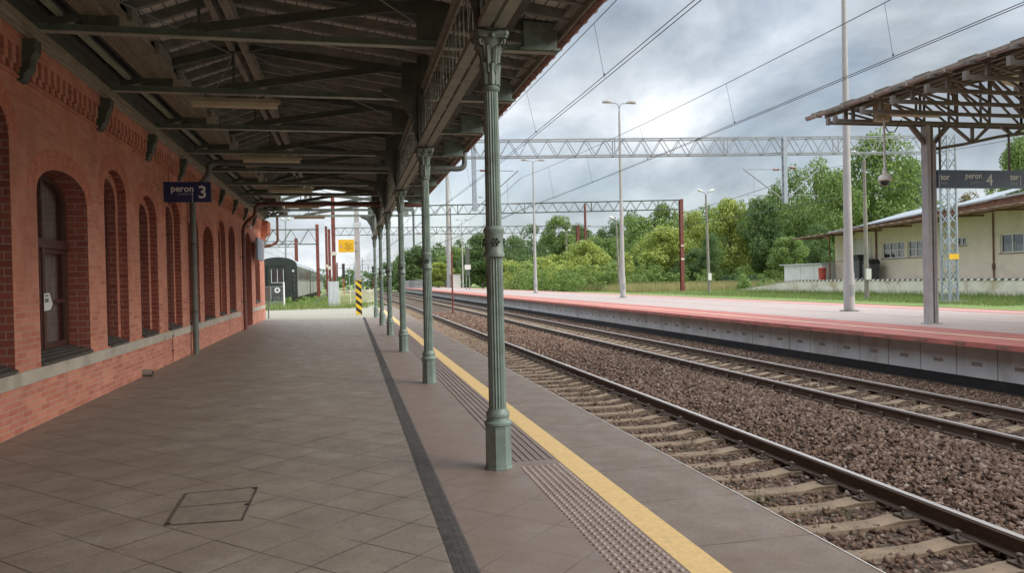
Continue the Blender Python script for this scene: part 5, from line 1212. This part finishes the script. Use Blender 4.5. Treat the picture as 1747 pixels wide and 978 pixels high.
# slim pole between the tracks, marker board, signals
tp=thing('marker_pole','thin dark pole standing in the ballast between the two tracks','pole',(6.86,50.7,-.8)); m=MB(); m.tube([(6.86,50.7,-.8),(6.86,50.7,3.6)],.055,8); m.build('pole','rust_red',tp); MB().tube([(6.86,50.7,3.6),(6.84,50.7,6.5)],.03,8).build('upper_rod','wire',tp)
q=at(631,497,60); mk=thing('track_marker','small black board with white cross beside the bend of the near track','sign',(q.x,60,-.3)); m=MB(); m.box(q.x-.33,q.x+.33,60,60.04,q.z-.21,q.z+.21); m.build('board','paint_black',mk)
m=MB(); m.box(q.x-.24,q.x+.24,59.99,59.999,q.z-.05,q.z+.05); m.box(q.x-.05,q.x+.05,59.988,59.998,q.z-.19,q.z+.19); m.build('cross','paint_white',mk); m=MB(); m.tube([(q.x,60.06,-.8),(q.x,60.06,q.z)],.04,8); m.build('post','galv',mk)
def signal(px,py,Y,label,h=1.1):
    q=at(px,py,Y); t=thing('track_signal',label,'railway signal',(q.x,Y,-.8)); k=Y/120
    MB().tube([(q.x,Y,-.8),(q.x,Y,q.z)],.07*k,8).build('post','paint_red',t); m=MB(); m.box(q.x-.22*k,q.x+.22*k,Y-.12,Y+.12,q.z-h*k,q.z+h*k); hd=m.build('signal_head','paint_black',t)
    m=MB(); [m.ball((q.x,Y-.12,q.z+v*k),.08*k,8,6) for v in (-.7,0,.7)]; m.build('lens','glass_dark',hd)
signal(586,462,120,'dark railway signal head between the carriages and the striped pole')
signal(637,463,190,'small distant signal right of the striped pole',.8)
q=at(777,474,150); hu=thing('white_cabinet','small white equipment cabinet far off in the grass near the pale mast','cabinet',(q.x,150,-.3)); MB().box(q.x-.9,q.x+.9,149,151,-.3,q.z+.55).build('body','shed_white',hu); MB().box(q.x-1,q.x+1,148.9,151.1,q.z+.55,q.z+.68).build('roof','sheet_grey',hu)
q=at(798,460,110); nb_=thing('name_board','narrow tall sign column standing between lamp posts on the opposite platform','sign',(q.x,110,.2)); m=MB(); m.box(q.x-.3,q.x+.3,110,110.2,2.2,6.4); m.build('column','iron_dark',nb_); MB().box(q.x-.45,q.x+.45,109.95,109.99,3.2,3.9).build('plate','shed_white',nb_); m=MB(); m.tube([(q.x-.25,110.1,.2),(q.x-.25,110.1,2.2)],.06); m.tube([(q.x+.25,110.1,.2),(q.x+.25,110.1,2.2)],.06); m.build('legs','galv',nb_)
pf=thing('platform_fence','pale grey fence along the far end of the opposite platform','fence',(12,150,.2)); m=MB(); 
for i in range(60): y=128+i*1.0; m.box(13.0-.03,13.0+.03,y-.03,y+.03,.2,1.9)
for z in (.5,1.2,1.85): m.bar((13,128,z),(13,188,z),.05)
m.build('bars','galv',pf)
# ================================================================== TREES AND PLANTS
def crown_mesh(name,seed,nleaf,leaf,clumps,gap=.0,lean=0.):
    g=np.random.default_rng(seed); C=[]
    for i in range(clumps):                       # clumps of foliage through a crown of radius 1 and height 2
        t=g.uniform(0,1); a=g.uniform(0,2*np.pi); zc=.12+1.75*t; env=(np.sin(np.pi*min(1,(t*.86+.10)))**.62)*(.95+.15*g.normal()); r=env*np.sqrt(g.uniform(.12,1))*.82
        C.append((r*np.cos(a)+lean*t,r*np.sin(a),zc,g.uniform(.16,.36)))
    C=np.array(C); w=C[:,3]**2; k=g.choice(len(C),nleaf,p=w/w.sum())
    d=g.normal(size=(nleaf,3)); d/=np.linalg.norm(d,axis=1,keepdims=True); rad=C[k,3]*g.uniform(.45,1.12,nleaf)**.6
    P=C[k,:3]+d*rad[:,None]*np.array([1,1,.75])
    nrm=d*.6+g.normal(size=(nleaf,3))*.55+np.array([0,0,.45]); nrm/=np.linalg.norm(nrm,axis=1,keepdims=True)
    u=np.cross(nrm,g.normal(size=(nleaf,3))); u/=np.linalg.norm(u,axis=1,keepdims=True); v=np.cross(nrm,u); s=(leaf*g.uniform(.6,1.4,nleaf))[:,None]
    V=np.stack([P-u*s,P-v*s*.6,P+u*s,P+v*s*.6],1).reshape(-1,3); F=np.arange(4*nleaf).reshape(nleaf,4)
    return V,F,C
TREES=[]
def tree_proto(seed,nleaf,leaf,clumps):
    V,F,C=crown_mesh('crown',seed,nleaf,leaf,clumps); V=V+np.array([0,0,.32]); C[:,2]+=.32
    t=thing('tree','tree','tree',(0,0,0))
    cr=npmesh('crown',V,F,'leaf_mid',t); cr.material_slots[0].link='OBJECT'
    m=MB(); m.tube([(0,0,-.08),(.01,0,.3),(-.015,.01,.8),(.02,0,1.4),(0,0,1.9)],[.055,.045,.035,.02,.006],7)
    for c in C[np.argsort(-C[:,3])[:9]]: z0=max(.25,c[2]*.55); m.tube([(0,0,z0),(c[0]*.5,c[1]*.5,z0*.6+c[2]*.4),(c[0],c[1],c[2])],[.022,.014,.004],5)
    m.build('trunk','bark',t); return t
PR=[tree_proto(21,13000,.034,46),tree_proto(5,12000,.035,36),tree_proto(33,7000,.033,34),tree_proto(48,16000,.031,60),tree_proto(60,4500,.034,24)]
used=set()
def tree(px,top,Y,wpx,pr,mat,label,gnd=-.35,base=None):
    a=at(px,top,Y); h=(a.z-gnd)/2.25; w=wpx/FPX*Y/2*1.22; x=a.x; loc=(x,Y,gnd); rz=(px*7.31)%6.28
    if pr not in used: o=PR[pr]; used.add(pr); o.location=loc; o.rotation_euler=(0,0,rz); o.scale=(w,w,h); o['label']=label
    else: o=copy_tree(PR[pr],loc,label,rz,(w,w,h))
    o['group']='trees beyond the railway'
    for q in bpy.data.objects:
        if q.parent==o and q.name.startswith('crown'): q.material_slots[0].link='OBJECT'; q.material_slots[0].material=MATS[mat]
    return o
D,M_,Yl,Br='leaf_dark','leaf_mid','leaf_yellow','leaf_brown'
for t in ((822,398,150,74,3,D,'dark rounded tree just left of the nearest column, seen between columns'),
 (772,426,175,62,0,M_,'mid green tree behind the pale mast, between two columns'),
 (715,424,190,58,0,D,'dark tree seen just left of the second column'),
 (690,432,200,40,1,M_,'small green tree at the far end of the tracks beside the third column'),
 (748,448,160,50,1,Yl,'low yellow green bush tree below the mast, right of the second column'),
 (870,404,150,60,2,D,'thin crowned dark tree right behind the nearest column'),
 (905,388,165,55,4,D,'sparse dark tree with open branches behind the far gantry'),
 (952,370,150,62,1,M_,'feathery tall green tree above the end of the far gantry'),
 (990,385,160,60,3,D,'dark dense tree right of the far rusty mast'),
 (898,450,125,50,1,Yl,'small bright yellow green tree near the third lamp post'),
 (935,455,122,36,1,M_,'small pointed green tree left of the far rusty mast'),
 (1003,412,118,80,3,Yl,'round light yellow green tree right of the far rusty mast'),
 (1040,376,150,60,2,D,'dark tree behind the second tall lamp post'),
 (1085,362,160,70,2,D,'tall sparse dark tree right of the second lamp post'),
 (1065,430,112,56,1,M_,'low green tree directly behind the second lamp post foot'),
 (1128,388,112,110,3,Yl,'broad yellow green tree left of the middle rusty mast'),
 (1135,356,150,70,0,M_,'tall green tree rising behind the broad yellow one'),
 (1182,362,120,66,1,Yl,'yellow green tree behind the middle rusty mast'),
 (1183,425,105,60,3,D,'dark low tree at the foot of the middle rusty mast'),
 (1245,348,108,86,0,Yl,'tall yellow green tree right of the thin old lamp post'),
 (1212,400,100,46,3,D,'dark narrow tree behind the thin old lamp post'),
 (1300,340,104,84,3,D,'very dark dense tree left of the hanging gantry post'),
 (1345,288,112,86,2,M_,'high tree with airy crown behind the hanging gantry post'),
 (1392,276,120,92,2,M_,'tall light crowned tree left of the nearest lamp post'),
 (1345,405,88,70,1,M_,'bushy mid green tree left of the white hut'),
 (1398,385,92,66,3,D,'dark tree behind the shed awning end'),
 (1432,300,98,100,0,M_,'large green tree directly behind the nearest lamp post'),
 (1487,232,104,150,3,M_,'largest tree on the right, rising behind the old wooden lamp post'),
 (1545,282,120,80,0,D,'dark tree beneath the canopy edge behind the dome camera'),
 (1592,345,130,70,1,M_,'small tree behind the shed roof and canopy post'),
 (1650,335,120,80,4,Br,'sparse brownish tree above the shed roof below the peron 4 sign'),
 (1690,310,105,50,4,M_,'thin tree left of the shed chimney'),
 (1742,236,88,110,3,M_,'tall tree at the right edge of the photo behind the peron 4 sign')): tree(*t)
for i in range(len(PR)):
    if i not in used: pass
# far wood and bushes
def mass(name,items,nleaf,leaf,mat,label_kind='stuff'):
    V=[];F=[];off=0
    for k,(x,y,z,w,h) in enumerate(items):
        v,f,_=crown_mesh('m',900+k,nleaf,leaf,18); v=v*np.array([w,w,h/2.0])+np.array([x,y,z]); V.append(v);F.append(f+off);off+=len(v)
    return stuff(npmesh(name,np.concatenate(V),np.concatenate(F),mat))
it=[]; r_=random.Random(3)
for px in range(650,1500,11):
    Y=r_.uniform(185,215); top=448-22*min(1,max(0,(px-650)/60))-(px-700)*.085+r_.uniform(-14,12); a=at(px,top,Y); it.append((a.x,Y,-.6,r_.uniform(3.8,6.2),a.z+.6))
mass('far_wood',it,1600,.055,'leaf_dark')
it=[]
for px in range(870,1420,7):
    Y=r_.uniform(96,116); a=at(px,462+r_.uniform(-16,10),Y); it.append((a.x,Y,-.5,r_.uniform(1.3,2.6),a.z+.5))
mass('undergrowth',it,700,.065,'leaf_mid')
it=[]
for px in range(860,1345,17):
    Y=r_.uniform(104,124); a=at(px,440-max(0,(px-1000))*.09+r_.uniform(-16,16),Y); it.append((a.x,Y,-.5,r_.uniform(2.4,4.0),a.z+.5))
mass('thicket',it,1500,.05,'leaf_yellow')
it=[]
for px in range(1000,1560,19):
    Y=r_.uniform(128,150); a=at(px,400-max(0,(px-1000))*.17+r_.uniform(-18,18),Y); it.append((a.x,Y,-.5,r_.uniform(3.5,6.0),a.z+.5))
mass('tree_belt',it,2600,.045,'leaf_mid')
it=[]
for px in range(440,690,9):
    Y=r_.uniform(300,380); a=at(px,466+r_.uniform(-8,6),Y); it.append((a.x,Y,-1,r_.uniform(3,7),a.z+1))
mass('far_trees',it,240,.12,'leaf_dark')
it=[]
for k in range(14): y=r_.uniform(68,84); it.append((r_.uniform(43.5,47.5),y,-.3,r_.uniform(.5,1.1),r_.uniform(.8,2.0)))
mass('ramp_bushes',it,300,.12,'leaf_mid')
def rect(x0,x1,y0,y1,z): return lambda n: (rng.uniform(x0,x1,n),rng.uniform(y0,y1,n),np.full(n,z) if not callable(z) else 0)
blades('tall_dry_grass',26000,lambda n:(lambda x,y:(x,y,np.full(n,-.32)))(rng.uniform(33,75,n),rng.uniform(84,108,n)),.5,1.25,.05,'dry_blade',.5)
blades('meadow_grass',30000,lambda n:(lambda y:(32+rng.uniform(0,1,n)*(10+np.maximum(0,y-66)*.5),y,np.full(n,-.31)))(32+rng.uniform(0,1,n)**1.3*72),.08,.26,.03,'grass_blade',.6)
blades('verge_grass',16000,lambda n:(lambda x,y:(x,y,np.full(n,-.12)))(rng.uniform(-8,1.2,n),48.2+rng.uniform(0,1,n)**1.4*34),.12,.55,.03,'grass_blade',.6)
blades('lineside_grass',9000,lambda n:(lambda x,y:(x,y,np.full(n,-.8)))(rng.uniform(-3,2.8,n),rng.uniform(60,110,n)),.2,.7,.05,'grass_blade',.6)
it=[]
for k in range(46): y=r_.uniform(53,62); it.append((r_.uniform(-6.8,-1.8),y,-.2,r_.uniform(.22,.5),r_.uniform(.35,.95)))
mass('verge_weeds',it,160,.13,'leaf_mid')
blades('dock_foot_grass',5000,lambda n:(42.3-np.abs(rng.normal(0,.35,n)),rng.uniform(25,78,n),np.full(n,-.31)),.1,.5,.03,'grass_blade',.6)

for i,(px,top,Y) in enumerate(((604,448,170),(618,440,210),(628,452,240),(650,436,180),(596,456,260),(662,446,230),(573,452,200),(642,458,280))):
    a=at(px,top,Y); t=thing('distant_mast','thin distant mast among the poles at the end of the tracks','mast',(a.x,Y,-.8),'distant masts beyond the striped pole'); k=Y/200
    MB().bar((a.x,Y,-.8),(a.x,Y,a.z),.22*k).build('column','far_dull',t); MB().bar((a.x-.2,Y,a.z-1.2),(a.x+2.2,Y,a.z-.5),.12*k).build('cantilever','far_dull',t)
